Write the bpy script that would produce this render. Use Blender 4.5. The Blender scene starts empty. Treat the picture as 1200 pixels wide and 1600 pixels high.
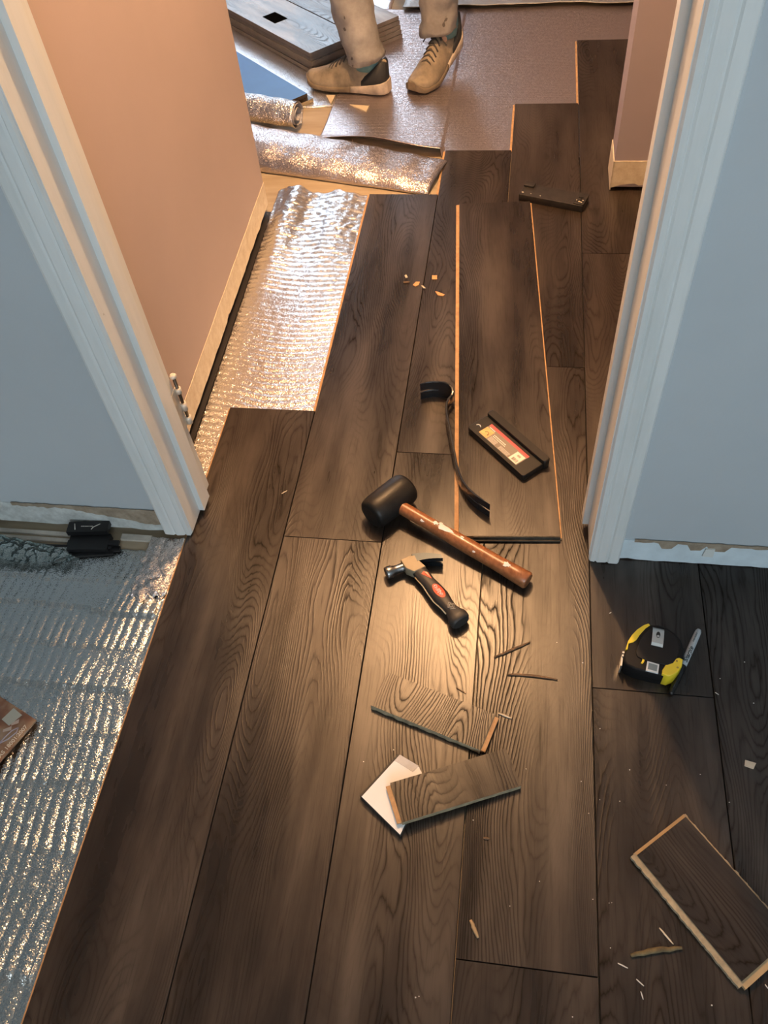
import bpy, math, random
from mathutils import Vector, Matrix, noise
from math import sin, cos, pi, radians as R

random.seed(7)
sc = bpy.context.scene
col = sc.collection

# ------------------------------------------------------------------ camera
CAM = Vector((0.62627, 0.0, 1.32755)); FPX = 1297.9
RT = Vector((0.98886, 0.12908, -0.07411)); UP = Vector((-0.05695, 0.78813, 0.61286)); FW = Vector((-0.13752, 0.60182, -0.78671))
cd = bpy.data.cameras.new('camera'); cam = bpy.data.objects.new('camera', cd); col.objects.link(cam)
cam.matrix_world = Matrix(((RT.x, UP.x, -FW.x, CAM.x), (RT.y, UP.y, -FW.y, CAM.y), (RT.z, UP.z, -FW.z, CAM.z), (0, 0, 0, 1)))
cd.sensor_fit = 'VERTICAL'; cd.sensor_height = 32.0; cd.lens = 32.0 * FPX / 1600; cd.clip_start = 0.02
sc.camera = cam

# ------------------------------------------------------------------ light
sc.view_settings.view_transform = 'Standard'; sc.view_settings.look = 'None'
sc.view_settings.exposure = 0.0; sc.view_settings.gamma = 1.0; sc.view_settings.use_curve_mapping = False
w = bpy.data.worlds.new('sky'); sc.world = w; w.use_nodes = True
w.node_tree.nodes['Background'].inputs[0].default_value = (0.55, 0.72, 1.0, 1)
w.node_tree.nodes['Background'].inputs[1].default_value = 1.0

def light(name, kind, loc, energy, color, size=0.1, size_y=None, target=None):
    l = bpy.data.lights.new(name, kind); l.energy = energy; l.color = color
    if kind == 'AREA':
        l.shape = 'RECTANGLE'; l.size = size; l.size_y = size_y or size
    else:
        l.shadow_soft_size = size
    o = bpy.data.objects.new(name, l); col.objects.link(o); o.location = loc
    if target: o.rotation_euler = (Vector(target) - Vector(loc)).to_track_quat('-Z', 'Y').to_euler()
    return o
light('hallway_lamp_light', 'POINT', (0.43, 1.92, 2.02), 150, (1.0, 0.56, 0.26), 0.03)
light('far_window_light', 'AREA', (-0.9, 5.75, 1.4), 38, (0.72, 0.86, 1.0), 1.4, 1.3, (-0.9, 2.0, 1.2))
light('near_window_light', 'AREA', (1.2, -2.35, 1.5), 44, (0.80, 0.94, 1.0), 1.5, 1.1, (1.1, 0.9, 1.1))

# ------------------------------------------------------------------ helpers
def tag(o, label=None, cat=None, group=None, kind=None):
    if label: o['label'] = label
    if cat: o['category'] = cat
    if group: o['group'] = group
    if kind: o['kind'] = kind
    return o

def thing(name, loc, label, cat, group=None, rz=0):
    o = bpy.data.objects.new(name, None); col.objects.link(o); o.empty_display_size = 0.05
    o.location = loc; o.rotation_euler = (0, 0, rz)
    return tag(o, label, cat, group)

class MB:
    def __init__(s): s.v = []; s.f = []; s.m = []; s.pc = []; s.sm = []
    def add(s, vs, fs, m=0, pc=None, smooth=False):
        b = len(s.v); s.v += [tuple(x) for x in vs]
        s.pc += (pc if pc else [tuple(x) for x in vs])
        for i, f in enumerate(fs):
            s.f.append([b + k for k in f]); s.m.append(m[i] if isinstance(m, (list, tuple)) else m); s.sm.append(smooth)
    def box(s, x0, x1, y0, y1, z0, z1, m=0, M=None):
        vs = [Vector((x, y, z)) for z in (z0, z1) for x, y in ((x0, y0), (x1, y0), (x1, y1), (x0, y1))]
        if M: vs = [M @ v for v in vs]
        s.add(vs, [(3, 2, 1, 0), (4, 5, 6, 7), (0, 1, 5, 4), (1, 2, 6, 5), (2, 3, 7, 6), (3, 0, 4, 7)], m)
    def loft(s, rings, m=0, caps=True, smooth=True):
        n = len(rings[0]); vs = [v for r in rings for v in r]; fs = []
        for i in range(len(rings) - 1):
            for k in range(n):
                a = i * n + k; b = i * n + (k + 1) % n
                fs.append((a, b, b + n, a + n))
        s.add(vs, fs, m, None, smooth)
        if caps:
            b = len(s.v) - len(vs)
            s.f.append([b + k for k in range(n)][::-1]); s.m.append(m); s.sm.append(False)
            s.f.append([b + (len(rings) - 1) * n + k for k in range(n)]); s.m.append(m); s.sm.append(False)
    def prism(s, poly, z0, z1, m=0, M=None, bev=0.0):
        n = len(poly)
        c = Vector((sum(p[0] for p in poly) / n, sum(p[1] for p in poly) / n))
        rings = []
        if bev:
            for zz, k in ((z0, bev), (z0 + bev, 0), (z1 - bev, 0), (z1 - bev * .3, bev * .35), (z1, bev)):
                rr = []
                for p in poly:
                    d = Vector((p[0], p[1])) - c; L = d.length
                    q = c + d * ((L - k) / L); rr.append(Vector((q.x, q.y, zz)))
                rings.append(rr)
        else:
            rings = [[Vector((p[0], p[1], z)) for p in poly] for z in (z0, z1)]
        if M: rings = [[M @ v for v in r] for r in rings]
        s.loft(rings, m, True, bool(bev))
    def tube(s, pts, rad, m=0, n=8, caps=True, flat=1.0):
        pts = [Vector(p) for p in pts]; rings = []
        for i, p in enumerate(pts):
            d = (pts[min(i + 1, len(pts) - 1)] - pts[max(i - 1, 0)]).normalized()
            a = d.cross(Vector((0, 0, 1)))
            if a.length < .05: a = d.cross(Vector((0, 1, 0)))
            a.normalize(); b = a.cross(d).normalized()
            r = rad[i] if isinstance(rad, (list, tuple)) else rad
            rings.append([p + a * (r * cos(2 * pi * k / n)) + b * (r * flat * sin(2 * pi * k / n)) for k in range(n)])
        s.loft(rings, m, caps)
    def build(s, name, mats, parent=None, kind=None, inv=None):
        me = bpy.data.meshes.new(name)
        if parent is not None and inv is not False:
            Mi = parent.matrix_world.inverted() if inv is None else inv
        me.from_pydata(s.v, [], s.f)
        mats = mats if isinstance(mats, (list, tuple)) else [mats]
        for m in mats: me.materials.append(m)
        me.polygons.foreach_set('material_index', s.m)
        me.polygons.foreach_set('use_smooth', s.sm)
        at = me.attributes.new('pc', 'FLOAT_VECTOR', 'POINT')
        at.data.foreach_set('vector', [c for p in s.pc for c in p])
        me.update()
        o = bpy.data.objects.new(name, me); col.objects.link(o)
        if parent is not None: o.parent = parent
        if kind: o['kind'] = kind
        return o

def fix_origin(o, at):
    """put the object's origin at point `at` (mesh given in world coordinates)"""
    at = Vector(at); o.data.transform(Matrix.Translation(-at)); o.location = at
    return o

def child_of(o, root):
    """mesh was written in world coordinates: keep it there below its root"""
    M = Matrix.Translation(root.location) @ root.rotation_euler.to_matrix().to_4x4()
    o.data.transform(M.inverted()); o.parent = root
    return o

def nz(x, y, z=0.0, s=1.0): return noise.noise(Vector((x * s, y * s, z)))

# ------------------------------------------------------------------ materials
def newmat(name):
    m = bpy.data.materials.new(name); m.use_nodes = True
    nt = m.node_tree; b = nt.nodes['Principled BSDF']
    return m, nt, b
class N:
    def __init__(s, nt): s.nt = nt
    def __call__(s, t, ins=None, **kw):
        n = s.nt.nodes.new(t)
        for k, v in kw.items(): setattr(n, k, v)
        for k, v in (ins or {}).items():
            if isinstance(v, bpy.types.NodeSocket): s.nt.links.new(v, n.inputs[k])
            else: n.inputs[k].default_value = v
        return n
    def math(s, op, a, b=None, clamp=False):
        d = {0: a}
        if b is not None: d[1] = b
        return s('ShaderNodeMath', d, operation=op, use_clamp=clamp).outputs[0]
    def ramp(s, fac, stops):
        n = s('ShaderNodeValToRGB', {0: fac}); cr = n.color_ramp
        while len(cr.elements) > 1: cr.elements.remove(cr.elements[-1])
        cr.elements[0].position = stops[0][0]; cr.elements[0].color = (*stops[0][1], 1)
        for p, c in stops[1:]:
            e = cr.elements.new(p); e.color = (*c, 1)
        return n.outputs[0]
    def noise(s, vec, scale, detail=3, rough=.5):
        return s('ShaderNodeTexNoise', {'Vector': vec, 'Scale': scale, 'Detail': detail, 'Roughness': rough}).outputs[0]
    def mapv(s, vec, sc=(1, 1, 1), loc=(0, 0, 0), rot=(0, 0, 0)):
        return s('ShaderNodeMapping', {'Vector': vec, 'Scale': sc, 'Location': loc, 'Rotation': rot}).outputs[0]
    def mix(s, f, a, b, bt='MIX'):
        n = s('ShaderNodeMix', {0: f}, data_type='RGBA', blend_type=bt)
        for i, v in ((6, a), (7, b)):
            if isinstance(v, bpy.types.NodeSocket): s.nt.links.new(v, n.inputs[i])
            else: n.inputs[i].default_value = (*v, 1)
        return n.outputs[2]
def setin(nt, b, **kw):
    for k, v in kw.items():
        k = {'base': 'Base Color', 'rough': 'Roughness', 'metal': 'Metallic', 'normal': 'Normal', 'spec': 'Specular IOR Level', 'trans': 'Transmission Weight', 'alpha': 'Alpha', 'coat': 'Coat Weight', 'aniso': 'Anisotropic'}[k]
        if isinstance(v, bpy.types.NodeSocket): nt.links.new(v, b.inputs[k])
        elif k == 'Base Color': b.inputs[k].default_value = (*v, 1)
        else: b.inputs[k].default_value = v

def laminate_mat(name, dust=0.0):
    m, nt, b = newmat(name); g = N(nt)
    pc = g('ShaderNodeAttribute', attribute_name='pc').outputs['Vector']
    fld = g.noise(g.mapv(pc, (6.5, 1.35, 1)), 1.0, 1.5, .45)
    wob = g.noise(g.mapv(pc, (90, 12, 1)), 1.0, 2, .6)
    ph = g.math('ADD', g.math('MULTIPLY', fld, 66.0), g.math('MULTIPLY', wob, 1.1))
    ring = g.math('PINGPONG', ph, 0.5)                       # 0..0.5
    line = g.math('POWER', g.math('SUBTRACT', 1.0, g.math('MULTIPLY', ring, 2.0)), 3.2)
    mask = g('ShaderNodeMapRange', {0: g.noise(g.mapv(pc, (9, 1.1, 1), (5, 3, 2)), 1.0, 2, .5), 1: .42, 2: .6}).outputs[0]
    fib = g.noise(g.mapv(pc, (330, 9, 1)), 1.0, 3, .6)
    pore = g('ShaderNodeMapRange', {0: fib, 1: .55, 2: .72}).outputs[0]
    cloud = g.noise(g.mapv(pc, (13, 1.6, 1), (1, 7, 0)), 1.0, 4, .62)
    blot = g.noise(g.mapv(pc, (5, 2.5, 1), (3, 1, 4)), 1.0, 5, .6)
    cl = g.math('ADD', g.math('MULTIPLY', cloud, .65), g.math('MULTIPLY', blot, .35))
    base = g.ramp(cl, [(.30, (.011, .008, .0065)), (.46, (.021, .015, .0115)), (.56, (.036, .026, .0195)), (.70, (.064, .049, .038))])
    lf = g.math('MULTIPLY', line, g.math('ADD', g.math('MULTIPLY', mask, .64), .06))
    c1 = g.mix(g.math('MULTIPLY', lf, .85), base, (.009, .007, .006))
    c2 = g.mix(g.math('MULTIPLY', pore, .35), c1, (.013, .011, .009))
    dz = g('ShaderNodeMapRange', {0: g.noise(g.mapv(pc, (7, 4, 1), (9, 9, 1)), 1.0, 6, .7), 1: .6, 2: .85, 4: dust * 1.0 + .10}).outputs[0]
    c3 = g.mix(dz, c2, (.16, .145, .13))
    if dust: c3 = g.mix(g('ShaderNodeMapRange', {0: g.noise(g.mapv(pc, (16, 3, 1), (2, 2, 1), (0, 0, .5)), 1.0, 6, .7), 1: .34, 2: .66, 4: .8}).outputs[0], c3, (.36, .35, .34))
    h = g.math('SUBTRACT', g.math('MULTIPLY', fib, .25), lf)
    bump = g('ShaderNodeBump', {'Strength': .45, 'Distance': .0006, 'Height': h}).outputs[0]
    rough = g.math('ADD', g.math('MULTIPLY', cloud, .30), g.math('ADD', g.math('MULTIPLY', lf, .15), .155))
    setin(nt, b, base=c3, rough=rough, normal=bump, spec=g.math('SUBTRACT', g.math('ADD', .37, g.math('MULTIPLY', g('ShaderNodeMapRange', {0: cl, 1: .38, 2: .62}).outputs[0], .28)), g.math('MULTIPLY', g.math('MAXIMUM', lf, g.math('MULTIPLY', pore, .35)), .6)))
    return m
LAM = laminate_mat('dark_laminate'); LAMD = laminate_mat('dusty_laminate', .3)

def simple(name, base, rough=.6, metal=0.0, spec=.5, bump=0.0, bs=60, var=0.0, coat=0.0):
    m, nt, b = newmat(name); g = N(nt); tc = g('ShaderNodeTexCoord').outputs['Object']
    c = base
    if var:
        n = g.noise(tc, bs * .35, 5, .6)
        c = g.ramp(n, [(.3, tuple(x * (1 - var) for x in base)), (.7, tuple(min(1, x * (1 + var)) for x in base))])
    setin(nt, b, base=c, rough=rough, metal=metal, spec=spec, coat=coat)
    if bump:
        setin(nt, b, normal=g('ShaderNodeBump', {'Strength': .5, 'Distance': bump, 'Height': g.noise(tc, bs, 4, .6)}).outputs[0])
    return m

def foil_mat(name, base=(.80, .81, .83), rough=.24, metal=1.0, amp=.0016, rib=None, facet=.55):
    m, nt, b = newmat(name); g = N(nt); tc = g('ShaderNodeTexCoord').outputs['Object']
    v = g('ShaderNodeTexVoronoi', {'Vector': tc, 'Scale': 330.0}).outputs['Distance']
    n1 = g.noise(tc, 240, 3, .7); n2 = g.noise(tc, 38, 3, .6)
    h = g.math('ADD', g.math('ADD', g.math('MULTIPLY', v, .35), g.math('MULTIPLY', n1, .7)), g.math('MULTIPLY', n2, 1.0))
    if rib:
        s = g('ShaderNodeSeparateXYZ', {0: tc}).outputs
        wv = g.math('SINE', g.math('ADD', g.math('MULTIPLY', s[rib[0]], 6.283 / rib[1]), g.math('MULTIPLY', g.noise(tc, 9, 2), 6.0)))
        h = g.math('ADD', h, g.math('MULTIPLY', wv, rib[2]))
    bump = g('ShaderNodeBump', {'Strength': 1.0, 'Distance': amp * .6, 'Height': h}).outputs[0]
    vc = g('ShaderNodeTexVoronoi', {'Vector': tc, 'Scale': 560.0}).outputs['Color']      # tiny flat facets of the creased film
    off = g('ShaderNodeVectorMath', {0: vc, 1: (.5, .5, .5)}, operation='SUBTRACT').outputs[0]
    off = g('ShaderNodeVectorMath', {0: off, 3: facet}, operation='SCALE').outputs[0]
    nn = g('ShaderNodeVectorMath', {0: bump, 1: off}, operation='ADD').outputs[0]
    nn = g('ShaderNodeVectorMath', {0: nn}, operation='NORMALIZE').outputs[0]
    setin(nt, b, base=base, rough=rough, metal=metal, normal=nn)
    return m
FOIL = foil_mat('foil_near', (.60, .62, .61), .22, 1.0, .0016, facet=.36)
FOILH = foil_mat('foil_hall', (.82, .81, .80), .22, 1.0, .0012, facet=.30)
FOILF = foil_mat('foil_far', (.56, .50, .50), .30, .9, .0006, rib=(1, .011, .30), facet=.34)
FOILC = foil_mat('foil_crumpled', (.72, .68, .66), .26, 1.0, .0030)
PLY = None
def ply_mat():
    m, nt, b = newmat('plywood_subfloor'); g = N(nt); tc = g('ShaderNodeTexCoord').outputs['Object']
    n = g.noise(g.mapv(tc, (4, 30, 1)), 1.0, 5, .6); n2 = g.noise(tc, 7, 4, .6)
    c = g.ramp(n, [(.3, (.33, .26, .17)), (.7, (.50, .42, .30))])
    c = g.mix(g.math('MULTIPLY', n2, .5), c, (.30, .24, .17))
    setin(nt, b, base=c, rough=.8); return m
PLY = ply_mat()
CORE = simple('fibreboard_core', (.46, .28, .14), .85, var=.2, bs=200, bump=.0004)
CORED = simple('fibreboard_raw', (.30, .24, .15), .9, var=.35, bs=160, bump=.001)
GAP = simple('dark_gap', (.006, .005, .005), .9)

def wall_mat(name, c):
    m, nt, b = newmat(name); g = N(nt); tc = g('ShaderNodeTexCoord').outputs['Object']
    n = g.noise(tc, 2.5, 4, .6)
    cc = g.ramp(n, [(.3, tuple(x * .96 for x in c)), (.7, tuple(min(1, x * 1.03) for x in c))])
    bump = g('ShaderNodeBump', {'Strength': .35, 'Distance': .0006, 'Height': g.noise(tc, 180, 4, .6)}).outputs[0]
    setin(nt, b, base=cc, rough=.62, normal=bump, spec=.35); return m
WGREY = wall_mat('grey_blue_paint', (.50, .545, .58))
WPINK = wall_mat('pink_paint', (.45, .365, .345))
WMAUVE = wall_mat('mauve_paint', (.38, .33, .37))
CEIL = wall_mat('ceiling_white', (.78, .77, .75))
def trim_mat():
    m, nt, b = newmat('trim_white_gloss'); g = N(nt); tc = g('ShaderNodeTexCoord').outputs['Object']
    n = g.noise(g.mapv(tc, (14, 14, 2)), 1.0, 5, .7)
    c = g.ramp(n, [(.28, (.64, .68, .68)), (.5, (.74, .77, .77)), (.75, (.80, .83, .83))])
    sp = g('ShaderNodeMapRange', {0: g.noise(tc, 26, 5, .75), 1: .70, 2: .74}).outputs[0]
    c = g.mix(g.math('MULTIPLY', sp, .6), c, (.22, .22, .20))
    bump = g('ShaderNodeBump', {'Strength': .4, 'Distance': .0008, 'Height': g.noise(g.mapv(tc, (60, 60, 4)), 1.0, 3)}).outputs[0]
    setin(nt, b, base=c, rough=.36, normal=bump); return m
TRIM = trim_mat()
def plaster_mat(name, c0, c1):
    m, nt, b = newmat(name); g = N(nt); tc = g('ShaderNodeTexCoord').outputs['Object']
    c = g.ramp(g.noise(tc, 40, 6, .7), [(.3, c0), (.65, c1)])
    bump = g('ShaderNodeBump', {'Strength': .8, 'Distance': .002, 'Height': g.noise(tc, 55, 5, .7)}).outputs[0]
    setin(nt, b, base=c, rough=.75, normal=bump); return m
PLAS = plaster_mat('bare_primer', (.42, .44, .43), (.66, .69, .68))
PLASC = plaster_mat('cream_primer', (.60, .50, .36), (.76, .68, .54))
TORN = plaster_mat('torn_paper', (.22, .17, .12), (.40, .33, .25))

# ------------------------------------------------------------------ setting: floors
mb = MB(); mb.box(-2.6, 2.5, -2.3, 5.7, -.10, -.0125)
mb.build('floor', PLY, kind='structure')

def plank(mb, x0, x1, y0, y1, z1, th=.0115, seed=None, left_tongue=False, M=None, jag=0.0, end_tongue=False, gap=.0009, mats=(0, 1), swap=False):
    """one laminate board: grooved core, decor top, optional tongue along its left (-x) side"""
    seed = random.uniform(0, 90) if seed is None else seed
    x0 += gap; x1 -= gap; y0 += gap; y1 -= gap
    T = (lambda v: M @ Vector(v)) if M else Vector
    def pcv(v): return ((v[1], v[0], seed) if swap else (v[0] + seed * 3.1, v[1] + seed * 1.7, seed))
    ny = 24 if jag else 1
    ys = [y0 + (y1 - y0) * i / ny for i in range(ny + 1)]
    c = .0006
    prof = [(x0 + c, z1), (x1 - c, z1), (x1, z1 - c), (x1, z1 - th), (x0, z1 - th), (x0, z1 - c)]
    vs = []; pcs = []
    for i, y in enumerate(ys):
        for k, (x, z) in enumerate(prof):
            jx = 0
            if jag: jx = jag * nz(y * 60 + seed, k * .6, 3) * (1 if k in (2, 3) else -1 if k in (4, 5) else 0)
            v = (x + jx, y, z); vs.append(T(v)); pcs.append(pcv(v))
    fs = []; ms = []
    for i in range(ny):
        for k in range(6):
            a = i * 6 + k; b_ = i * 6 + (k + 1) % 6
            fs.append((a, a + 6, b_ + 6, b_)); ms.append(mats[0] if k in (0, 1, 5) else mats[1])
    fs.append(tuple(range(6))); ms.append(mats[1]); fs.append(tuple(ny * 6 + k for k in range(5, -1, -1))); ms.append(mats[1])
    mb.add(vs, fs, ms, pcs)
    if left_tongue:
        w_ = .0075; zt = z1 - .0035
        q = [(x0 - w_, y0, zt - .003), (x0, y0, zt - .004), (x0, y1, zt - .004), (x0 - w_, y1, zt - .003), (x0 - w_, y0, zt - .001), (x0, y0, zt), (x0, y1, zt), (x0 - w_, y1, zt - .001)]
        mb.add([T(v) for v in q], [(0, 3, 2, 1), (4, 5, 6, 7), (0, 1, 5, 4), (1, 2, 6, 5), (2, 3, 7, 6), (3, 0, 4, 7)], mats[1], [pcv(v) for v in q])

mb = MB()
rows = {0: [-.62, 1.293], 1: [-1.1, -.28, .940, 2.173], 2: [-.62, -.03, 1.180, 2.412], 3: [-.99, .2235, 1.464, 2.696],
        4: [-.56, .664, 1.90, 3.145], 5: [-1.0, .05, 1.28, 2.52, 3.4], 6: [-.7, .5, 1.73, 2.96, 3.4], 7: [-.9, .25, 1.45, 3.4], 8: [-.7, .55, 1.9, 3.4]}
for k, ys in rows.items():
    for j in range(len(ys) - 1):
        plank(mb, k * .2, k * .2 + .2, ys[j], ys[j + 1], 0.0, seed=(k * 7.3 + j * 13.7) % 50, mats=(0, 2))
for k, ya, yb in ((0, -.62, 1.293), (1, 1.294, 2.173), (2, 2.174, 2.412), (3, 2.413, 2.696), (4, 2.697, 3.145)):
    mb.box(k * .2 - (.0030 if k == 0 else .0055), k * .2 + .001, ya, yb, -.0078, -.0040, 1)
mb.build('floor', [LAM, CORE, GAP], kind='structure')

# ------------------------------------------------------------------ setting: walls
H = 2.16
YN, YT = .938, .925          # near wall face, near casing face
def jagged(mb, pts_top, pts_bot, y, th, m=0):
    """slab with ragged outline on a wall facing -y"""
    poly = pts_top + pts_bot[::-1]; n = len(poly)
    vs = [(x, y, z) for x, z in poly] + [(x, y + th, z) for x, z in poly]
    fs = [tuple(range(n))[::-1]] + [(i, (i + 1) % n, (i + 1) % n + n, i + n) for i in range(n)]
    mb.add(vs, fs, m)
def rag(x0, x1, n, z, amp, seed):
    return [(x0 + (x1 - x0) * i / n, z(x0 + (x1 - x0) * i / n) + amp * nz(i * .37, seed) + amp * .6 * nz(i * 1.3, seed + 5)) for i in range(n + 1)]

# near room, wall to the left of the doorway
def wallz(mb, x0, x1, y0, y1, z0, z1=H): mb.box(x0, x1, y0, y1, z0, z1)
mb = MB(); wallz(mb, -1.7, -.030, YN, 1.05, .004)
wl = mb.build('wall_left', WGREY, kind='structure')
mb = MB()   # bare strip where the baseboard was
jagged(mb, rag(-1.7, -.045, 90, lambda x: .062 + .004 * nz(x * 9, 2), .004, 1), rag(-1.7, -.045, 90, lambda x: .000, .006, 2), YN - .0022, .0021)
mb.build('wall_left_primer_strip', PLAS, wl)
mb = MB()   # torn drywall paper
jagged(mb, rag(-.36, -.045, 50, lambda x: .066, .003, 3), rag(-.36, -.045, 50, lambda x: .066 - (.010 + max(0, (x + .24)) * .21 if x < -.10 else .045), .005, 4), YN - .0034, .0012)
mb.build('wall_left_torn_paper', TORN, wl)

mb = MB(); wallz(mb, .817, 2.4, YN, 1.021, .006)
wr = mb.build('wall_right', WGREY, kind='structure')
mb = MB()
jagged(mb, rag(.853, 2.4, 90, lambda x: .062 - .004 * (x - .85) * 4, .003, 11), rag(.853, 2.4, 90, lambda x: .002, .004, 12), YN - .0022, .0021)
mb.build('wall_right_primer_strip', simple('pale_blue_primer', (.66, .76, .82), .55, var=.1, bs=60, bump=.001), wr)
mb = MB()
jagged(mb, rag(.875, 1.30, 50, lambda x: .066, .002, 13), rag(.875, 1.30, 50, lambda x: .058 - (.014 if .92 < x < .945 or .97 < x < 1.0 or 1.01 < x < 1.04 else 0), .0035, 14), YN - .0032, .001)
mb.build('wall_right_torn_paper', TORN, wr)
mb = MB()
jagged(mb, [(1.002, .052), (1.018, .053)], [(1.0, .030), (1.019, .029)], YN - .006, .003)
mb.build('wall_right_tape_scrap', simple('grey_tape', (.7, .72, .7), .3), wr)

# wall above the doorway, side and back walls, ceiling
mb = MB(); mb.box(-.030, .838, YN, 1.05, 2.08, H); mb.build('wall_header', WGREY, kind='structure')
mb = MB(); mb.box(-1.8, -1.7, -2.3, 1.05, -.0125, H); mb.build('wall_west_near', WGREY, kind='structure')
mb = MB(); mb.box(2.4, 2.5, -2.3, 5.7, -.0125, H); mb.build('wall_east', WGREY, kind='structure')
def wall_hole(name, m, y0, y1, xa, xb, hx0, hx1, hz0, hz1, ix):
    mb = MB()
    mb.box(xa, hx0, y0, y1, -.0125, H); mb.box(hx1, xb, y0, y1, -.0125, H)
    mb.box(hx0, hx1, y0, y1, -.0125, hz0); mb.box(hx0, hx1, y0, y1, hz1, H)
    mb.build(name, m, kind='structure')
    mb = MB(); t = .05; ym = (y0 + y1) / 2
    for a, b_, c, d in ((hx0, hx0 + t, hz0, hz1), (hx1 - t, hx1, hz0, hz1), (hx0, hx1, hz0, hz0 + t), (hx0, hx1, hz1 - t, hz1), ((hx0 + hx1) / 2 - .02, (hx0 + hx1) / 2 + .02, hz0, hz1)):
        mb.box(a, b_, ym - .03, ym + .03, c, d)
    wnd = mb.build('window_%d' % ix, TRIM, kind='structure')
wall_hole('wall_back_near', WGREY, -2.3, -2.2, -1.8, 2.5, .35, 2.05, .85, 2.0, 1)
wall_hole('wall_back_far', WPINK, 5.6, 5.7, -2.6, 2.5, -1.6, -.2, .75, 1.95, 2)
mb = MB(); mb.box(-2.6, -2.5, 1.05, 5.7, -.0125, H); mb.build('wall_west_far', WPINK, kind='structure')
mb = MB(); mb.box(-2.6, 2.5, -2.3, 5.7, H, H + .1); mb.build('ceiling', CEIL, kind='structure')

# hallway pink wall (slightly out of parallel)
mb = MB()
poly = [(-.0665, 1.05), (-.0870, 2.10), (-.205, 2.10), (-.205, 1.05)]
mb.prism(poly[::-1], .012, H)
mb.box(-2.5, -.205, 1.055, 1.10, -.0125, H)
wp = mb.build('wall_pink', WPINK, kind='structure')
mb = MB()
n = 60
for side in (0,):
    vs = []; fs = []
    for i in range(n + 1):
        y = 1.052 + (2.102 - 1.052) * i / n; x = -.0665 - .0195 * (y - 1.05) + .0014
        zt = .078 + .002 * nz(y * 12, 1); zb = .011 + .005 * nz(y * 25, 8) + (.010 if abs(y - 1.60) < .012 else 0)
        vs += [(x, y, zb), (x, y, zt), (x - .003, y, zt), (x - .003, y, zb)]
    for i in range(n):
        for k in range(4):
            a = i * 4 + k; b_ = i * 4 + (k + 1) % 4; fs.append((a, a + 4, b_ + 4, b_))
    fs += [(0, 1, 2, 3), (n * 4 + 3, n * 4 + 2, n * 4 + 1, n * 4)]
    mb.add(vs, fs)
mb.box(-.205, -.0868, 2.10, 2.103, .006, .078)
mb.build('wall_pink_primer_strip', PLASC, wp)

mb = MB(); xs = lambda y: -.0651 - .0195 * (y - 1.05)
mb.prism([(xs(1.06) - .03, 1.06), (xs(1.06) + .006, 1.06), (xs(2.09) + .009, 2.09), (xs(2.09) - .03, 2.09)], -.0125, -.0075)  # black strip painting the shade of the gap under the pink wall
mb.build('wall_gap_shade', simple('black_gap_strip', (.012, .010, .010), .6), kind='structure')

# short wall end on the right of the hallway
mb = MB(); mb.box(.882, 2.4, 2.195, 2.305, .012, H)
we = mb.build('wall_far_right', WMAUVE, kind='structure')
mb = MB()
jagged(mb, [(.8805, .088), (2.4, .088)], rag(.8805, 2.4, 120, lambda x: .020 - .010 * math.exp(-((x - .882) / .02) ** 2), .010, 21), 2.1925, .0022)
mb.box(.8790, .8815, 2.1925, 2.307, .004, .088)
mb.build('wall_far_right_primer_strip', PLASC, we)

# ------------------------------------------------------------------ door frame
def casing(name, x_in, x_out, z0, zn):
    """moulded casing board, profile along z, face to -y"""
    s = 1 if x_out > x_in else -1; W_ = abs(x_out - x_in)
    prof = [(0, 0), (0, -.009), (.003, -.0125), (.010, -.0135), (.0125, -.0115), (.016, -.0135), (.030, -.0150), (.034, -.0128), (.037, -.0150), (.052, -.0150), (W_ - .002, -.0135), (W_, -.010), (W_, 0)]
    mb = MB(); n = 40; rings = []
    for i in range(n + 1):
        t = i / n
        z = z0 + t * t * 0 + (2.08 - z0) * t
        r = []
        for k, (a, b_) in enumerate(prof):
            zz = z
            if i == 0: zz = z0 + .003 * nz(k * .7, zn) + .002 * nz(k * 2.1, zn + 3)
            r.append(Vector((x_in + s * a, YN + b_, zz)))
        rings.append(r if s < 0 else r[::-1])
    mb.loft(rings, 0, True, False)
    return mb.build(name, TRIM, kind='structure')
casing('trim_1', .0125, -.0455, .004, 1)
casing('trim_2', .7985, .8545, .002, 5)
mb = MB(); mb.box(-.0455, .8545, YT - .001, YN, 2.04, 2.10); mb.build('trim_3', TRIM, kind='structure')
def jamb(name, x, s, z0, ye=1.056, ys=.984):
    mb = MB()
    a, b_ = sorted((x, x - s * .02)); mb.box(a, b_, YT + .005, ye, z0, 2.06)
    fr = mb.build(name, TRIM, kind='structure')
    mb = MB()
    a, b_ = sorted((x, x + s * .0115)); mb.box(a, b_, ys, 1.022, z0 + .004, 2.05)
    mb.build('door_stop', TRIM, fr)
    return fr
jl = jamb('door_frame_left', .0145, 1, .008)
jr = jamb('door_frame_right', .7970, -1, .020, 1.022, .996)
mb = MB(); mb.box(-.005, .815, YT + .005, 1.056, 2.04, 2.06); mb.build('door_frame_head', TRIM, kind='structure')

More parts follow.
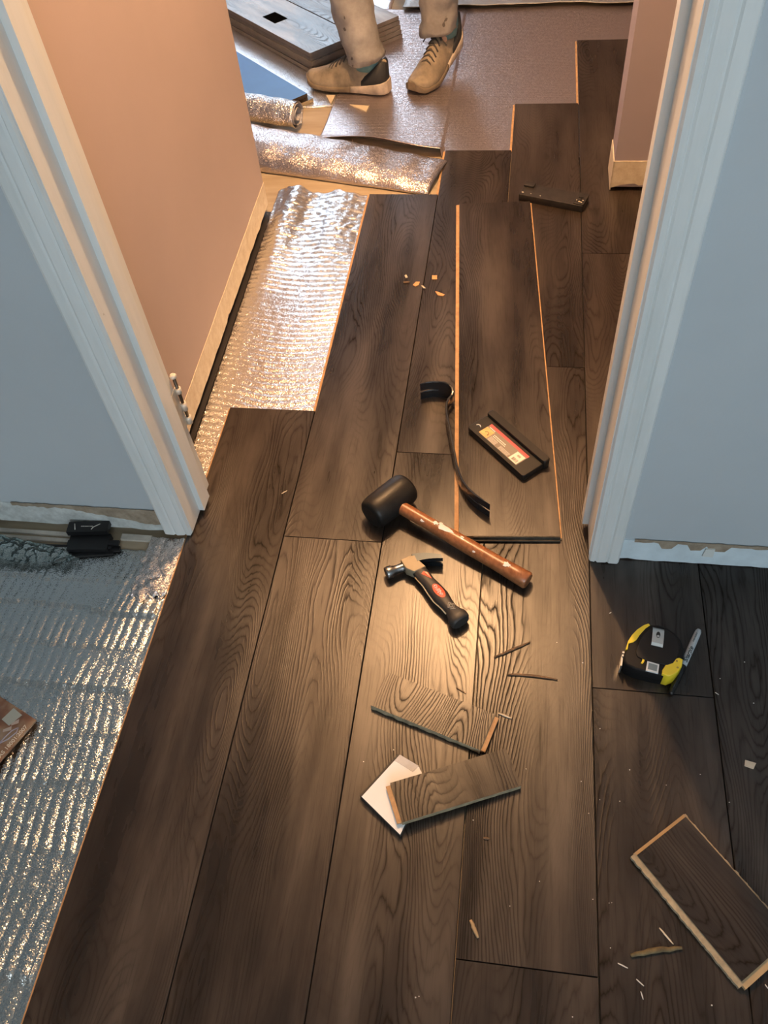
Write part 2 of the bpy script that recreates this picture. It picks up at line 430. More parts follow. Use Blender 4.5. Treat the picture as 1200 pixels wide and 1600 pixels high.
# hinge left on the jamb
BRASS = simple('painted_hinge', (.72, .68, .60), .4, .2, var=.2)
PINM = simple('hinge_pin', (.10, .08, .06), .35, .8)
hg = thing('door_hinge', (.0205, 1.062, .19), 'paint-spattered door hinge left on the edge of the left doorway jamb', 'hinge')
mb = MB()
for z0, z1 in ((.0, .018), (.036, .054), (.080, .092)):
    mb.tube([(.0, 0, z0), (.0, 0, z1)], .0062, n=14)
mb.box(-.0065, -.004, -.034, -.002, 0, .092)
mb.build('knuckle', BRASS, hg)
mb = MB(); mb.tube([(0, 0, -.002), (0, 0, .118)], .0032, n=10)
mb.build('hinge_pin', PINM, hg)
mb = MB(); mb.loft([[Vector((r * cos(2 * pi * k / 14), r * sin(2 * pi * k / 14), z)) for k in range(14)] for r, z in ((.004, .117), (.0068, .119), (.0068, .123), (.004, .126))])
mb.build('pin_cap', BRASS, hg)

# ------------------------------------------------------------------ foil underlay sheets
def sheet(name, mat, fx0, fx1, fy0, fy1, nx, ny, hf, label, cat, th=.0, group=None):
    """foil sheet; fx0(v), fx1(v): edges in x; fy0(u), fy1(u): edges in y"""
    vs = []; fs = []
    for j in range(ny + 1):
        v = j / ny
        for i in range(nx + 1):
            u = i / nx; y = fy0(u) + (fy1(u) - fy0(u)) * v; x = fx0(v) + (fx1(v) - fx0(v)) * u
            vs.append((x, y, hf(x, y, u, v)))
    for j in range(ny):
        for i in range(nx):
            a = j * (nx + 1) + i; fs.append((a, a + 1, a + nx + 2, a + nx + 1))
    mb = MB(); mb.add(vs, fs, 0, None, True)
    o = mb.build(name, mat)
    c = Vector(vs[0]); fix_origin(o, (c.x, c.y, -.0125))
    sol = o.modifiers.new('thick', 'SOLIDIFY'); sol.thickness = .0012; sol.offset = -1
    return tag(o, label, cat, group)

folds = [.812, .745, .668, .585, .495, .40, .292, .12, -.05, -.2]
fold_amp = [.0062, .0012, .0064, .0012, .0042, .0008, .0058, .0030, .004, .003, .003]
def near_h(x, y, u, v):
    seg = sum(1 for i, f in enumerate(folds) if y < f - .026 * nz(x * 5, i * 3.3, 7) + .03 * (x + .1)); f1 = folds[seg - 1] if seg else .88; f0 = folds[seg] if seg < len(folds) else -.6
    t = min(1, max(0, (y - f0) / (f1 - f0)))
    pitch = .019 + .009 * max(0, nz(x * 2.2, seg * .7, 4) + .2) + (.008 if x < -.16 else 0)
    ph = x / .0190 + 1.6 * nz(x * 4, y * 2.2, 2) + y * .9 + seg * .17 + .5 * nz(x * 14, y * 7, 6)
    a = (.0009 + .0013 * max(-.4, nz(x * 9, y * 5, 9 + seg))) * (.7 + .5 * (1 - t))
    h = -.0108 + a * abs(sin(ph * pi)) ** .8 * 1.6
    h += fold_amp[seg - 1] * (1 - t) ** 2.6 * (1 - .5 * nz(x * 3, seg, 5))
    h += .0009 * nz(x * 45, y * 30, 1)
    if x > -.012: h = min(h, -.0085)
    return min(h, -.0015 if x > -.03 else .004)
sheet('foil_underlay', FOIL, lambda v: -1.0, lambda v: .006, lambda u: -.55, lambda u: .890 + .006 * nz(u * 30, 3), 520, 260, near_h,
      'ribbed silver foil underlay in the near room, left of the dark planks', 'underlay')

def hall_h(x, y, u, v):
    ph = y / .0185 + .8 * nz(x * 5, y * 3, 4) * 2
    h = -.0105 + (.0009 + .0009 * nz(x * 8, y * 8, 3)) * (sin(ph * 2 * pi + 1.2 * nz(x * 9, y * 3, 8)) * .5 + .5)
    b1 = math.exp(-((x + .020 - .02 * (y - 2)) / .038) ** 2) * .026; b2 = math.exp(-((x - .120) / .05) ** 2) * .012
    far = 1 / (1 + math.exp(-(y - 1.90) / .09))
    h += (b1 + b2) * far
    h += .0012 * nz(x * 55, y * 55, 5) * (.5 + far * 1.8)
    lim = -.008 if (x > .0 and y < 1.30) or x > .195 else .03
    return min(h, lim)
sheet('foil_underlay', FOILH, lambda v: -.058 - .0205 * v + .002 * nz(v * 40, 2), lambda v: .205, lambda u: 1.06, lambda u: 2.20 + .018 * nz(u * 7, 5) - .02 * u, 110, 420, hall_h,
      'silver foil underlay strip glinting gold and white beside the pink hallway wall', 'underlay')

# crumpled foil patch by the left jamb
def cr_h(x, y, u, v): return -.006 + .006 * abs(nz(x * 45, y * 45, 2)) + .005 * abs(nz(x * 22, y * 22, 7)) - .003 * (u > .93 or v < .04)
sheet('foil_scrap', FOILC, lambda v: -.075 + .012 * nz(v * 9, 3), lambda v: .003, lambda u: .775 + .03 * nz(u * 5, 3), lambda u: .921, 60, 90, cr_h,
      'crumpled patch of foil tape on the floor at the foot of the left door casing', 'foil')

# far room: left sheet below the stack
def farl_h(x, y, u, v): return -.0105 + .0012 * (sin((x * .8 + y) / .02 * 2 * pi) * .5 + .5) + .0015 * nz(x * 30, y * 30, 3) + .004 * max(0, nz(x * 4, y * 4, 3))
sheet('foil_underlay', foil_mat('foil_far_left', (.93, .93, .95), .34, 1.0, .0012, facet=.45), lambda v: -2.2, lambda v: .10, lambda u: 2.705 + .02 * nz(u * 30, 3), lambda u: 5.2, 150, 150, farl_h,
      'bright silver foil underlay in the far room under the stack of dark planks', 'underlay')
# far room: large sheet under the person
def farb_y0(u): return 2.470 - .085 * (1 / (1 + math.exp(-(u - .17) / .05))) + .006 * nz(u * 9, 2)
def farb_h(x, y, u, v):
    e = math.exp(-((y - farb_y0(u)) / .035) ** 2) * (1 if x < .40 else 0)
    w_ = math.exp(-((x - .22) / .2) ** 2)
    base = -.0060 + .0002 * (sin((y + .012 * nz(x * 3, y)) / .021 * 2 * pi)) + .0015 * nz(x * 5, y * 14, 3)
    if x > .39: return min(base, -.0085)
    return base + e * (.010 + .030 * w_)
sheet('foil_underlay', FOILF, lambda v: -.008 + .012 * v * 3 + .006 * nz(v * 12, 7), lambda v: 1.15, farb_y0, lambda u: 3.46 + .02 * nz(u * 14, 3), 260, 300, farb_h,
      'large dull pinkish-silver foil underlay sheet in the far room beneath the work shoes', 'underlay')
sheet('foil_underlay', foil_mat('foil_far_back', (.5, .5, .48), .4, .8, .002), lambda v: .15, lambda v: 2.2, lambda u: 3.44 + .02 * nz(u * 9, 8), lambda u: 5.3, 80, 80,
      lambda x, y, u, v: -.004 + .006 * abs(nz(x * 9, y * 9, 4)) + .012 * math.exp(-((v) / .02) ** 2),
      'wrinkled foil sheet behind the large pinkish sheet, at the top of the photo', 'underlay')

# big soft roll of foil lying across the hallway mouth
mb = MB(); rings = []
A = Vector((-.46, 2.485, 0)); B = Vector((.392, 2.270, 0)); ns = 110
ax = (B - A).normalized(); sd = Vector((-ax.y, ax.x, 0))
for i in range(ns + 1):
    t = i / ns; c = A.lerp(B, t); wd = .104 - .014 * t + .004 * nz(t * 9, 1); hh = .062 * (1 - t) ** .55 + .012
    r = []
    for k in range(41):
        a = pi * k / 40; e = .0014 * sin(t * ns / 2.1) + .0025 * nz(t * 14, k * .22, 2) + .0008 * nz(t * 60, k * .5, 5)
        p = c + sd * (-cos(a) * wd) + Vector((0, 0, -.009 + max(0, (sin(a)) ** .8 * hh + e * (1.2 if 2 < k < 38 else .2))))
        r.append(p)
    rings.append(r)
vs = [v for r in rings for v in r]; fs = [(i * 41 + k, i * 41 + k + 1, (i + 1) * 41 + k + 1, (i + 1) * 41 + k) for i in range(ns) for k in range(40)]
mb.add(vs, fs, 0, None, True)
o = mb.build('foil_roll', foil_mat('foil_roll', (.70, .64, .64), .28, .95, .0012, facet=.5)); fix_origin(o, (-.03, 2.40, -.0125))
o.modifiers.new('thick', 'SOLIDIFY').thickness = .0015
tag(o, 'long loose fold of foil underlay bulging across the bare floor, ending at the dark planks', 'underlay')
# small open roll on its upper side
fr = thing('foil_roll', (-.2, 2.61, -.0125), 'small open ended roll of foil underlay beside the blue-reflecting board', 'underlay')
mb = MB(); rings = []
A = Vector((-.62, 2.70, .052)); B = Vector((-.083, 2.555, .040)); ax = (B - A).normalized(); sd = Vector((-ax.y, ax.x, 0))
for i in range(61):
    t = i / 60; c = A.lerp(B, t); r = []
    for k in range(29):
        a = -.3 + 2 * pi * k / 28 * 1.02; rad = (.046 - .004 * t) * (1 + .04 * nz(t * 20, k * .3, 4)) - .004 * (k / 28) + (.0012 * sin(t * 44))
        r.append(c + sd * (cos(a) * rad) + Vector((0, 0, sin(a) * rad)))
    rings.append(r)
vs = [v for r in rings for v in r]; fs = [(i * 29 + k, i * 29 + k + 1, (i + 1) * 29 + k + 1, (i + 1) * 29 + k) for i in range(60) for k in range(28)]
mb.add(vs, fs, 0, None, True)
o = child_of(mb.build('foil_wrap', foil_mat('foil_small_roll', (.82, .82, .84), .28, 1, .0012, facet=.8)), fr); o.modifiers.new('thick', 'SOLIDIFY').thickness = .0015
mb = MB()
pts = []
for k in range(60):
    a = k / 60 * 4 * pi; rad = .038 - .00045 * k; pts.append((a, rad))
vs = []; fs = []
for a, rad in pts:
    for t in (0, 1):
        c = A.lerp(B, .80 + .205 * t); vs.append(c + sd * (cos(a) * rad) + Vector((0, 0, sin(a) * rad)))
fs = [(2 * i, 2 * i + 1, 2 * i + 3, 2 * i + 2) for i in range(59)]
mb.add(vs, fs, 0, None, True)
o = child_of(mb.build('foam_core', simple('grey_foam', (.42, .40, .40), .7)), fr)

# ------------------------------------------------------------------ loose planks
def board(name, label, cat, origin, ang, w_, l_, z1, seed, jag=0, swap=False, tongue=True, mats=None, tilt=None, th=.0115, group=None):
    """a board lying on the floor; local x = plank width direction; origin = lower left corner"""
    root = thing(name, (origin[0], origin[1], z1 - th), label, cat, group)
    M = Matrix.Rotation(ang, 4, 'Z')
    if tilt: M = M @ tilt
    mb = MB(); plank(mb, 0, w_, 0, l_, th, th, seed, False, M, jag, swap=swap)
    o = mb.build('decor_board', mats or [LAM, CORE], root)
    if tongue:
        mb = MB(); q = [(-.0075, 0, th - .0075), (.001, 0, th - .0085), (.001, l_, th - .0085), (-.0075, l_, th - .0075), (-.0075, 0, th - .0048), (.001, 0, th - .004), (.001, l_, th - .004), (-.0075, l_, th - .0048)]
        mb.add([M @ Vector(v) for v in q], [(0, 3, 2, 1), (4, 5, 6, 7), (0, 1, 5, 4), (1, 2, 6, 5), (2, 3, 7, 6), (3, 0, 4, 7)])
        t = mb.build('tongue', (mats or [LAM, CORE])[1], root); t['label'] = 'bare fibreboard tongue'
    return root, M
LP, LM = board('laminate_plank', 'full length dark laminate plank lying loose on the laid floor, beside the pry bar', 'plank', (.549, .957), math.atan2(.084, 1.148), .198, 1.152, .0125, 5.2)
mb = MB(); mb.box(.001, .197, -.006, .0005, .001, .0048, 0, LM); mb.box(.03, .197, -.0015, .0005, .0048, .0108, 0, LM)
eb = MB(); eb.box(.197, .2005, .0, 1.152, .0005, .0055, 0, LM); eb.build('groove_lip', CORE, LP)['label'] = 'bare tan fibreboard lip'
mb.build('end_lip', simple('dark_end_lip', (.05, .045, .035), .8, var=.5, bs=200, bump=.001), LP)

# stack of planks in far room
def quadmat(a, ang): return Matrix.Translation(a) @ Matrix.Rotation(ang, 4, 'Z')
sx, sy = -.110, 2.935; sang = math.atan2(3.291 - 2.907, -.491 + .102)
for i in range(5):
    dx = [0, .006, -.004, .004, 0][i]
    z1 = -.0125 + .003 + (i + 1) * .0145
    root = thing('laminate_plank', (sx, sy, z1 - .0135), '', 'plank', 'planks stacked in the far room')
    M = Matrix.Rotation(sang - pi / 2, 4, 'Z') @ Matrix.Translation((dx * .4, dx, 0))
    mb = MB(); plank(mb, 0, .198, 0, 1.2, .0135, .0130, 20 + i, False, M)
    mb.build('decor_board', [LAMD, simple('dusty_core', (.16, .14, .13), .8, var=.2)], root)
    root['label'] = ['dark laminate plank at the bottom of the far stack', 'second lowest plank in the far stack', 'middle plank of the far stack of five', 'plank just below the top of the far stack', 'dusty top plank of the far stack with a black label hole'][i]
    if i == 4:
        mb = MB(); mb.box(.052, .108, .300, .385, .0131, .0142, 0, M)
        mb.build('black_sticker', simple('black_sticker', (.003, .003, .003), .9, 0, .0), root)
# board leaning width of stack behind: second column of planks
for i in range(5):
    z1 = -.0125 + .003 + (i + 1) * .0145
    root = thing('laminate_plank', (sx, sy, z1 - .0135), '', 'plank', 'planks in the rear column of the far stack')
    M = Matrix.Rotation(sang - pi / 2, 4, 'Z') @ Matrix.Translation((.2005, -.01 + .004 * i, 0))
    mb = MB(); plank(mb, 0, .198, 0, 1.2, .0135, .0130, 40 + i, False, M)
    mb.build('decor_board', [LAMD, simple('dusty_core_rear', (.16, .14, .13), .8, var=.2)], root)
    root['label'] = ['bottom', 'second lowest', 'middle', 'second highest', 'topmost'][i] + ' plank of the far stack\'s rear column, behind the trouser leg'

# board on a dark one, blue window reflection painted into its top colour
BLUE_REFL = simple('board_blue_reflection', (.06, .20, .62), .5, 0, .3, var=.06, bs=20)
bang = math.atan2(3.076 - 2.746, -.416 + .086) - pi / 2
for i, (ox, oy, z1, mats, lab) in enumerate(((-.070, 2.742, .003, [LAM, CORED], 'dark plank end showing under the blue-reflecting board in the far room'), (-.090, 2.748, .0165, [BLUE_REFL, simple('dark_board_edge', (.04, .03, .025), .7)], 'flooring board painted with blue window reflection, lying beyond the end of the pink wall'))):
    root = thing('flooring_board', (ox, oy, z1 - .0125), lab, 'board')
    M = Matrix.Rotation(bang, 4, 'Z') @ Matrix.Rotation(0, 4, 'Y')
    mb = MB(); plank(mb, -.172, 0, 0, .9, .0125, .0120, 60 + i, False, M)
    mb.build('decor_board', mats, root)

# ------------------------------------------------------------------ offcuts
def offcut(name, label, p_origin, p_along, width, length, z, seed, jag, tongue=True, tiltx=0.0, mats=None):
    """origin corner; long side direction towards p_along is the plank's WIDTH direction"""
    a = math.atan2(p_along[1] - p_origin[1], p_along[0] - p_origin[0])
    return a
# upper offcut: long axis from left (.426,.590) to right (.612,.531)
def cut_piece(name, label, corner, toward, L_, W_, z0, seed, tongue_right, jag, tilt=0.0, mats=None, both=False, jag2=None):
    d = Vector((toward[0] - corner[0], toward[1] - corner[1])); a = math.atan2(d.y, d.x); th = .0115
    root = thing(name, (corner[0], corner[1], z0), label, 'offcut')
    M = Matrix.Rotation(a, 4, 'Z') @ Matrix.Rotation(tilt, 4, 'Y')
    n = 44; vs = []; pcs = []
    prof = [(0, th), (1, th), (1, th - .004), (1, 0), (0, 0), (0, th - .004)]
    for i in range(n + 1):
        x = L_ * i / n
        for k, (yy, z) in enumerate(prof):
            y = yy * W_; e = jag * (nz(x * 90 + seed, k * .4, 1) + .6 * nz(x * 260 + seed, k, 2))
            if k in (3, 4, 5) or k == 2: y += -e - (jag * .7 if k in (4, 5) else 0) if k in (4, 5) else (e * .5)
            vs.append(M @ Vector((x, y, z))); pcs.append((y + seed * 2.3, x + seed, seed) if False else (x + seed * 2.3, y * 1.0 + seed, seed))
    fs = []; ms = []
    for i in range(n):
        for k in range(6):
            a_ = i * 6 + k; b_ = i * 6 + (k + 1) % 6
            fs.append((a_, a_ + 6, b_ + 6, b_)); ms.append(0 if k == 0 else 1)
    fs += [tuple(range(6)), tuple(n * 6 + k for k in range(5, -1, -1))]; ms += [1, 1]
    mb = MB(); mb.add(vs, fs, ms, pcs)
    mb.build('decor_board', mats or [LAM, CORED], root)
    mb = MB()
    if tongue_right or both:
        mb.box(L_ - .001, L_ + .008, .002, W_ - .002, th - .008, th - .0045, 0, M)
        mb.box(L_ - .001, L_ + .0035, .002, W_ - .002, 0, th - .008, 0, M)
    if not tongue_right or both:
        mb.box(-.008, .001, .002, W_ - .002, th - .008, th - .0045, 0, M); mb.box(-.0035, .001, .002, W_ - .002, 0, th - .008, 0, M)
    if both:
        mb.box(.0, L_, -.0075, .001, th - .009, th - .004, 0, M)
    t = mb.build('tongue', CORE, root); t['label'] = 'bare tan fibreboard tongue'
    return root
cut_piece('plank_offcut', 'short dark laminate offcut with a torn front edge, above the tilted offcut', (.428, .590), (.612, .531), .1985, .068, .0008, 11, True, .0016)
cut_piece('plank_offcut', 'short laminate offcut resting tilted on the white backed offcut', (.505, .397), (.685, .478), .197, .065, .0125, 31, False, .0003, math.atan2(.0118, .175))
WB = simple('white_backing', (.80, .82, .83), .5, var=.03)
rt = cut_piece('plank_offcut', 'upside down offcut showing its white backing, half under another offcut', (.503, .382), (.434, .432), .090, .088, .0004, 3, True, .0006, mats=[WB, simple('offcut_dark_rim', (.05, .045, .04), .7)])
# re-pose it: corner order runs anticlockwise from the bottom corner
for c in list(rt.children): bpy.data.objects.remove(c, do_unlink=True)
mb = MB(); Wq = [(.503, .382), (.535, .470), (.520, .492), (.487, .508), (.435, .434)]
def sub(poly, n=12, j=.0):
    out = []
    for i in range(len(poly)):
        a, b_ = Vector(poly[i]), Vector(poly[(i + 1) % len(poly)])
        for k in range(n):
            p = a.lerp(b_, k / n)
            if j and i in (1, 2): p += Vector((j * nz(k * .9, i, 4), j * nz(k * .7, i, 9)))
            out.append((p.x, p.y))
    return out
mb.prism(sub(Wq, 12, .003), .0005, .0122)
nface = len(mb.f)
mb.m = [1] * nface; mb.m[-1] = 0
o = child_of(mb.build('backing_board', [WB, simple('offcut_rim', (.05, .045, .04), .7)]), rt)
mb = MB(); mb.prism([(.4875, .5085), (.435, .4345), (.4315, .4370), (.4840, .5110)], .0005, .0095)
child_of(mb.build('groove_lip', simple('dark_lip', (.03, .03, .03), .6)), rt)
mb = MB(); mb.prism(sub([(.520, .493), (.488, .5085), (.480, .498), (.512, .4825)], 6), .0122, .0127)
child_of(mb.build('torn_backing', simple('torn_backing', (.58, .56, .54), .8, var=.15, bs=100)), rt)

cut_piece('plank_offcut', 'large dark laminate offcut with bare tan edges, lying at the lower right', (.988, .236), (1.066, .303), .104, .2075, .0006, 47, True, .0006)
rt = bpy.data.objects['plank_offcut.003'] if 'plank_offcut.003' in bpy.data.objects else None
if rt:
    for c in list(rt.children): bpy.data.objects.remove(c, do_unlink=True)
    rt.location = (.988, .234, .0006)
    a = math.atan2(.389 - .234, .855 - .988); M = Matrix.Rotation(a - pi / 2, 4, 'Z')
    mb = MB(); plank(mb, .003, .104, .003, .2045, .0115, .0110, 47, False, M)
    mb.build('decor_board', [LAM, CORED], rt)
    mb = MB(); n = 60; 
    for side, x0 in ((0, -.0045), (1, .1035)):
        vs = []; fs = []
        for i in range(n + 1):
            y = .2075 * i / n; e = .0016 * (nz(y * 110, side, 3) + .7 * nz(y * 330, side, 5))
            xa, xb = (x0 + e, .0042) if side == 0 else (.1030, .1085 + e)
            if side == 1: xb = .1062 + e
            vs += [(xa, y, .0005), (xb, y, .0005), (xb, y, .0085), (xa, y, .0080)]
        for i in range(n):
            for k in range(4):
                a_ = i * 4 + k; b_ = i * 4 + (k + 1) % 4; fs.append((a_, b_, b_ + 4, a_ + 4))
        fs += [(0, 3, 2, 1), (n * 4, n * 4 + 1, n * 4 + 2, n * 4 + 3)]
        mb.add([M @ Vector(v) for v in vs], fs)
    mb.build('torn_core_edge', simple('pale_torn_core', (.33, .27, .18), .9, var=.3, bs=200), rt)['label'] = 'pale torn fibreboard edge'
    TT = simple('tan_tongue', (.40, .29, .16), .85, var=.15)
    for ya, yb in ((-.006, .0045), (.2040, .2085)):
        mb = MB(); mb.box(.002, .105, ya, yb, .001, .0080, 0, M); mb.build('tongue', TT, rt)['label'] = 'bare tan tongue'

# ------------------------------------------------------------------ rubber mallet
RUB = simple('black_rubber', (.014, .013, .012), .42, 0, .32, bump=.0006, bs=90, var=.5)
def wood_handle():
    m, nt, b = newmat('red_brown_wood'); g = N(nt); tc = g('ShaderNodeTexCoord').outputs['Object']
    n = g.noise(g.mapv(tc, (160, 12, 160), (0, 0, 0), (0, 0, -.66)), 1.0, 4, .6); n2 = g.noise(tc, 30, 3)
    c = g.ramp(n, [(.3, (.19, .065, .022)), (.7, (.38, .155, .06))]); c = g.mix(g.math('MULTIPLY', n2, .4), c, (.30, .12, .05))
    setin(nt, b, base=c, rough=.34, coat=.3); return m
ml = thing('rubber_mallet', (.41, 1.02, 0), 'black rubber mallet with a round red-brown wooden handle', 'mallet')
h0 = Vector((.375, .978, .0345)); h1 = Vector((.440, 1.058, .0345)); d = (h1 - h0).normalized()
mb = MB(); rings = []
side = Vector((d.y, -d.x, 0))
prof = [(-.001, .020), (0, .027), (.003, .0305), (.008, .0325), (.020, .0342), (.05, .0345), (.083, .0342), (.095, .0325), (.100, .0305), (.103, .027), (.104, .020)]
for t, r in prof:
    c = h0 + d * t
    rings.append([c + side * (r * cos(2 * pi * k / 40)) + Vector((0, 0, r * sin(2 * pi * k / 40))) for k in range(40)])
mb.loft(rings, 0, True, True)
child_of(mb.build('mallet_head', RUB), ml)
hm = h0 + d * .052; butt = Vector((.684, .862, .0172))
mb = MB(); pts = [hm.lerp(butt, t / 14) for t in range(15)]
rd = [.0125 + .0040 * (t / 14) ** 1.2 + (.0006 * sin(t)) for t in range(15)]
pts += [butt + (butt - hm).normalized() * .003]; rd += [.0145]
mb.tube(pts, rd, n=28); child_of(mb.build('handle', wood_handle()), ml)
WPT = simple('white_paint_spot', (.80, .80, .78), .6)
axd = (butt - hm).normalized(); sv = axd.cross(Vector((0, 0, 1))).normalized(); uv_ = sv.cross(axd).normalized()
def spot(t, ang, la, lb, seed, tip=.5):
    rr = .0125 + .004 * t ** 1.2; c = hm.lerp(butt, t); L0 = (butt - hm).length
    vs = [c + (sv * cos(ang) + uv_ * sin(ang)) * (rr + .0009)]
    n = 16
    for k in range(n):
        q = 2 * pi * k / n; s = 1 + .8 * nz(cos(q) * 2.2 + seed, sin(q) * 2.2 + seed)
        da = lb * sin(q) * s * (1 - tip * cos(q)) / rr; dl = la * cos(q) * s
        rr2 = .0125 + .004 * min(1, (t + dl / L0)) ** 1.2
        vs.append(c + axd * dl + (sv * cos(ang + da) + uv_ * sin(ang + da)) * (rr2 + .0005))
    mb.add(vs, [(0, 1 + k, 1 + (k + 1) % n) for k in range(n)])
for q in ((.35, 1.65, .006, .004, 1, .5), (.43, 1.62, .015, .006, 2, .5), (.38, 2.0, .005, .006, 9, .5), (.54, 1.75, .004, .002, 3, .5), (.27, .9, .005, .002, 4, .5), (.86, 1.5, .007, .005, 5, .5), (.65, .8, .003, .002, 7, .5)):
    mb = MB(); spot(*q); child_of(mb.build('paint_spot', WPT), ml)['label'] = 'dried white paint spot'

# ------------------------------------------------------------------ stubby claw hammer
hr = thing('claw_hammer', (.50, .84, 0), 'stubby claw hammer with a black rubber grip and a red oval badge', 'hammer')
STEEL = simple('worn_steel', (.30, .30, .30), .28, 1.0, var=.5, bs=80, bump=.0004)
BRIGHT = simple('bright_steel_cheek', (.34, .28, .19), .55, .2, var=.12)
GRIP = simple('black_grip', (.035, .032, .030), .50, bump=.0004, bs=200)
ha = Vector((.481, .868, .0165)); hb = Vector((.560, .774, .017)); hd = (hb - ha).normalized(); hs = Vector((hd.y, -hd.x, 0)); Z = Vector((0, 0, 1))
def hframe(a, s, z): return ha + hd * a - hs * s + Z * (z - .0165)    # s>0 to the right/up side (claw side)
Lh = (hb - ha).length
mb = MB(); rings = []
for t, wd, tk in ((-.012, .0105, .0080), (.0, .0135, .0105), (.015, .0140, .012), (.035, .0128, .012), (.055, .0150, .0135), (.075, .0160, .014), (.095, .0128, .0125), (.108, .0118, .0115), (.118, .0150, .0135), (.124, .0185, .015), (.129, .0195, .0155), (.137, .0190, .0155), (.141, .016, .013)):
    c = ha + hd * (t * Lh / .125) + Z * 0
    rings.append([c + hs * (wd * abs(cos(q)) ** .8 * (1 if cos(q) > 0 else -1)) + Z * (tk * abs(sin(q)) ** .8 * (1 if sin(q) > 0 else -1)) for q in [2 * pi * k / 32 for k in range(32)]])
mb.loft(rings); child_of(mb.build('rubber_grip', GRIP), hr)
mb = MB()   # shiny rim on the outer edge, its reflection painted as a pale strip
mb.tube([hframe(t * Lh / .125, w_, .0175) for t, w_ in ((.010, -.0146), (.035, -.0134), (.055, -.0156), (.075, -.0166), (.095, -.0134), (.11, -.0130))], .0014, n=6)
for v in range(len(mb.v)): pass
child_of(mb.build('rim_reflection', simple('pale_rim_reflection', (.62, .52, .34), .5)), hr)
# head, in head frame: along = direction from face to claw
fa = Vector((.4205, .857, .0165)); fc = Vector((.4735, .886, .0165)); fdir = (fc - fa).normalized(); fs_ = Vector((-fdir.y, fdir.x, 0))
mb = MB(); rings = []
for t, r, rz_ in ((-.001, .0105, .0105), (0, .0118, .0118), (.004, .0122, .0122), (.011, .0120, .012), (.015, .0098, .0098), (.022, .0082, .0088), (.032, .0088, .009), (.040, .0110, .0098)):
    c = fa + fdir * t
    rings.append([c + fs_ * (r * cos(2 * pi * k / 24)) + Z * (rz_ * sin(2 * pi * k / 24)) for k in range(24)])
mb.loft(rings); child_of(mb.build('striking_face', STEEL), hr)
mb = MB()   # cheek block
poly = [fa + fdir * .034 + fs_ * .010, fa + fdir * .052 + fs_ * .0125, fa + fdir * .064 + fs_ * .009, fa + fdir * .066 + fs_ * -.006, ha + hd * .004 - hs * -.012, ha + hd * .006 + hs * -.0125 , fa + fdir * .036 + fs_ * -.012]
ctr = sum((p for p in poly), Vector()) / len(poly)
poly = sorted([(p.x, p.y) for p in poly], key=lambda p: math.atan2(p[1] - ctr.y, p[0] - ctr.x))
mb.prism(poly, .0055, .0285, bev=.0015); child_of(mb.build('cheek', BRIGHT), hr)
mb = MB()   # claw: two tapering prongs bending down towards the handle side
for s in (-1, 1):
    rings = []
    for i in range(13):
        t = i / 12; c = fa + fdir * (.058 + .050 * t) + fs_ * (.004 - .020 * t ** 1.6)
        tk = .0098 * (1 - .50 * t); zz = .0165 + s * (.0058 + .0036 * t); hw = .0060 - .0010 * t
        rings.append([c + fs_ * (tk * a) + Z * (zz - .0165 + hw * b_) for a, b_ in ((-1, -1), (1, -1), (1, 1), (-1, 1))])
    mb.loft(rings, 0, True, False)
child_of(mb.build('claw', simple('dark_claw_steel', (.035, .045, .055), .32, .7)), hr)
# badge
def disc_on(o_root, name, c, ax, ay, rx, ry, mat, n=28, lift=.0, tip=0.0):
    mb = MB(); vs = [c]
    for k in range(n):
        q = 2 * pi * k / n; vs.append(c + ax * (rx * cos(q)) + ay * (ry * sin(q) * (1 - tip * cos(q))))
    mb.add(vs, [(0, 1 + k, 1 + (k + 1) % n) for k in range(n)]); return child_of(mb.build(name, mat), o_root)
RED = simple('badge_red', (.72, .085, .035), .45); WHT = simple('print_white', (.80, .76, .68), .5)
def grip_top(a, s):
    """point just above the rubber at length a and sideways s"""
    prof = [(0, .0140, .0105), (.015, .014, .012), (.035, .0128, .012), (.055, .0150, .0135), (.075, .0160, .014), (.095, .0128, .0125), (.108, .0118, .0115), (.118, .015, .0135)]
    a_ = a / Lh * .125
    for i in range(len(prof) - 1):
        if prof[i][0] <= a_ <= prof[i + 1][0] or i == len(prof) - 2:
            f = (a_ - prof[i][0]) / (prof[i + 1][0] - prof[i][0]); wd = prof[i][1] + f * (prof[i + 1][1] - prof[i][1]); tk = prof[i][2] + f * (prof[i + 1][2] - prof[i][2]); break
    u = min(.98, abs(s) / wd) ; zz = tk * (1 - u ** 2.5) ** .4
    return ha + hd * a + hs * s + Z * (zz + .0008)
mb = MB(); n = 30; vs = [grip_top(.066, -.001)]
for rr in (.5, 1.0):
    for k in range(n):
        q = 2 * pi * k / n; vs.append(grip_top(.066 + .0175 * rr * cos(q), -.001 + .0085 * rr * sin(q)))
mb.add(vs, [(0, 1 + k, 1 + (k + 1) % n) for k in range(n)] + [(1 + k, 1 + n + k, 1 + n + (k + 1) % n, 1 + (k + 1) % n) for k in range(n)])
child_of(mb.build('red_badge', RED), hr)['label'] = 'red oval badge with white script'
mb = MB()
def stroke(pts, r=.0006): mb.tube([grip_top(a, s) + Z * .0002 for a, s in pts], r, n=5)
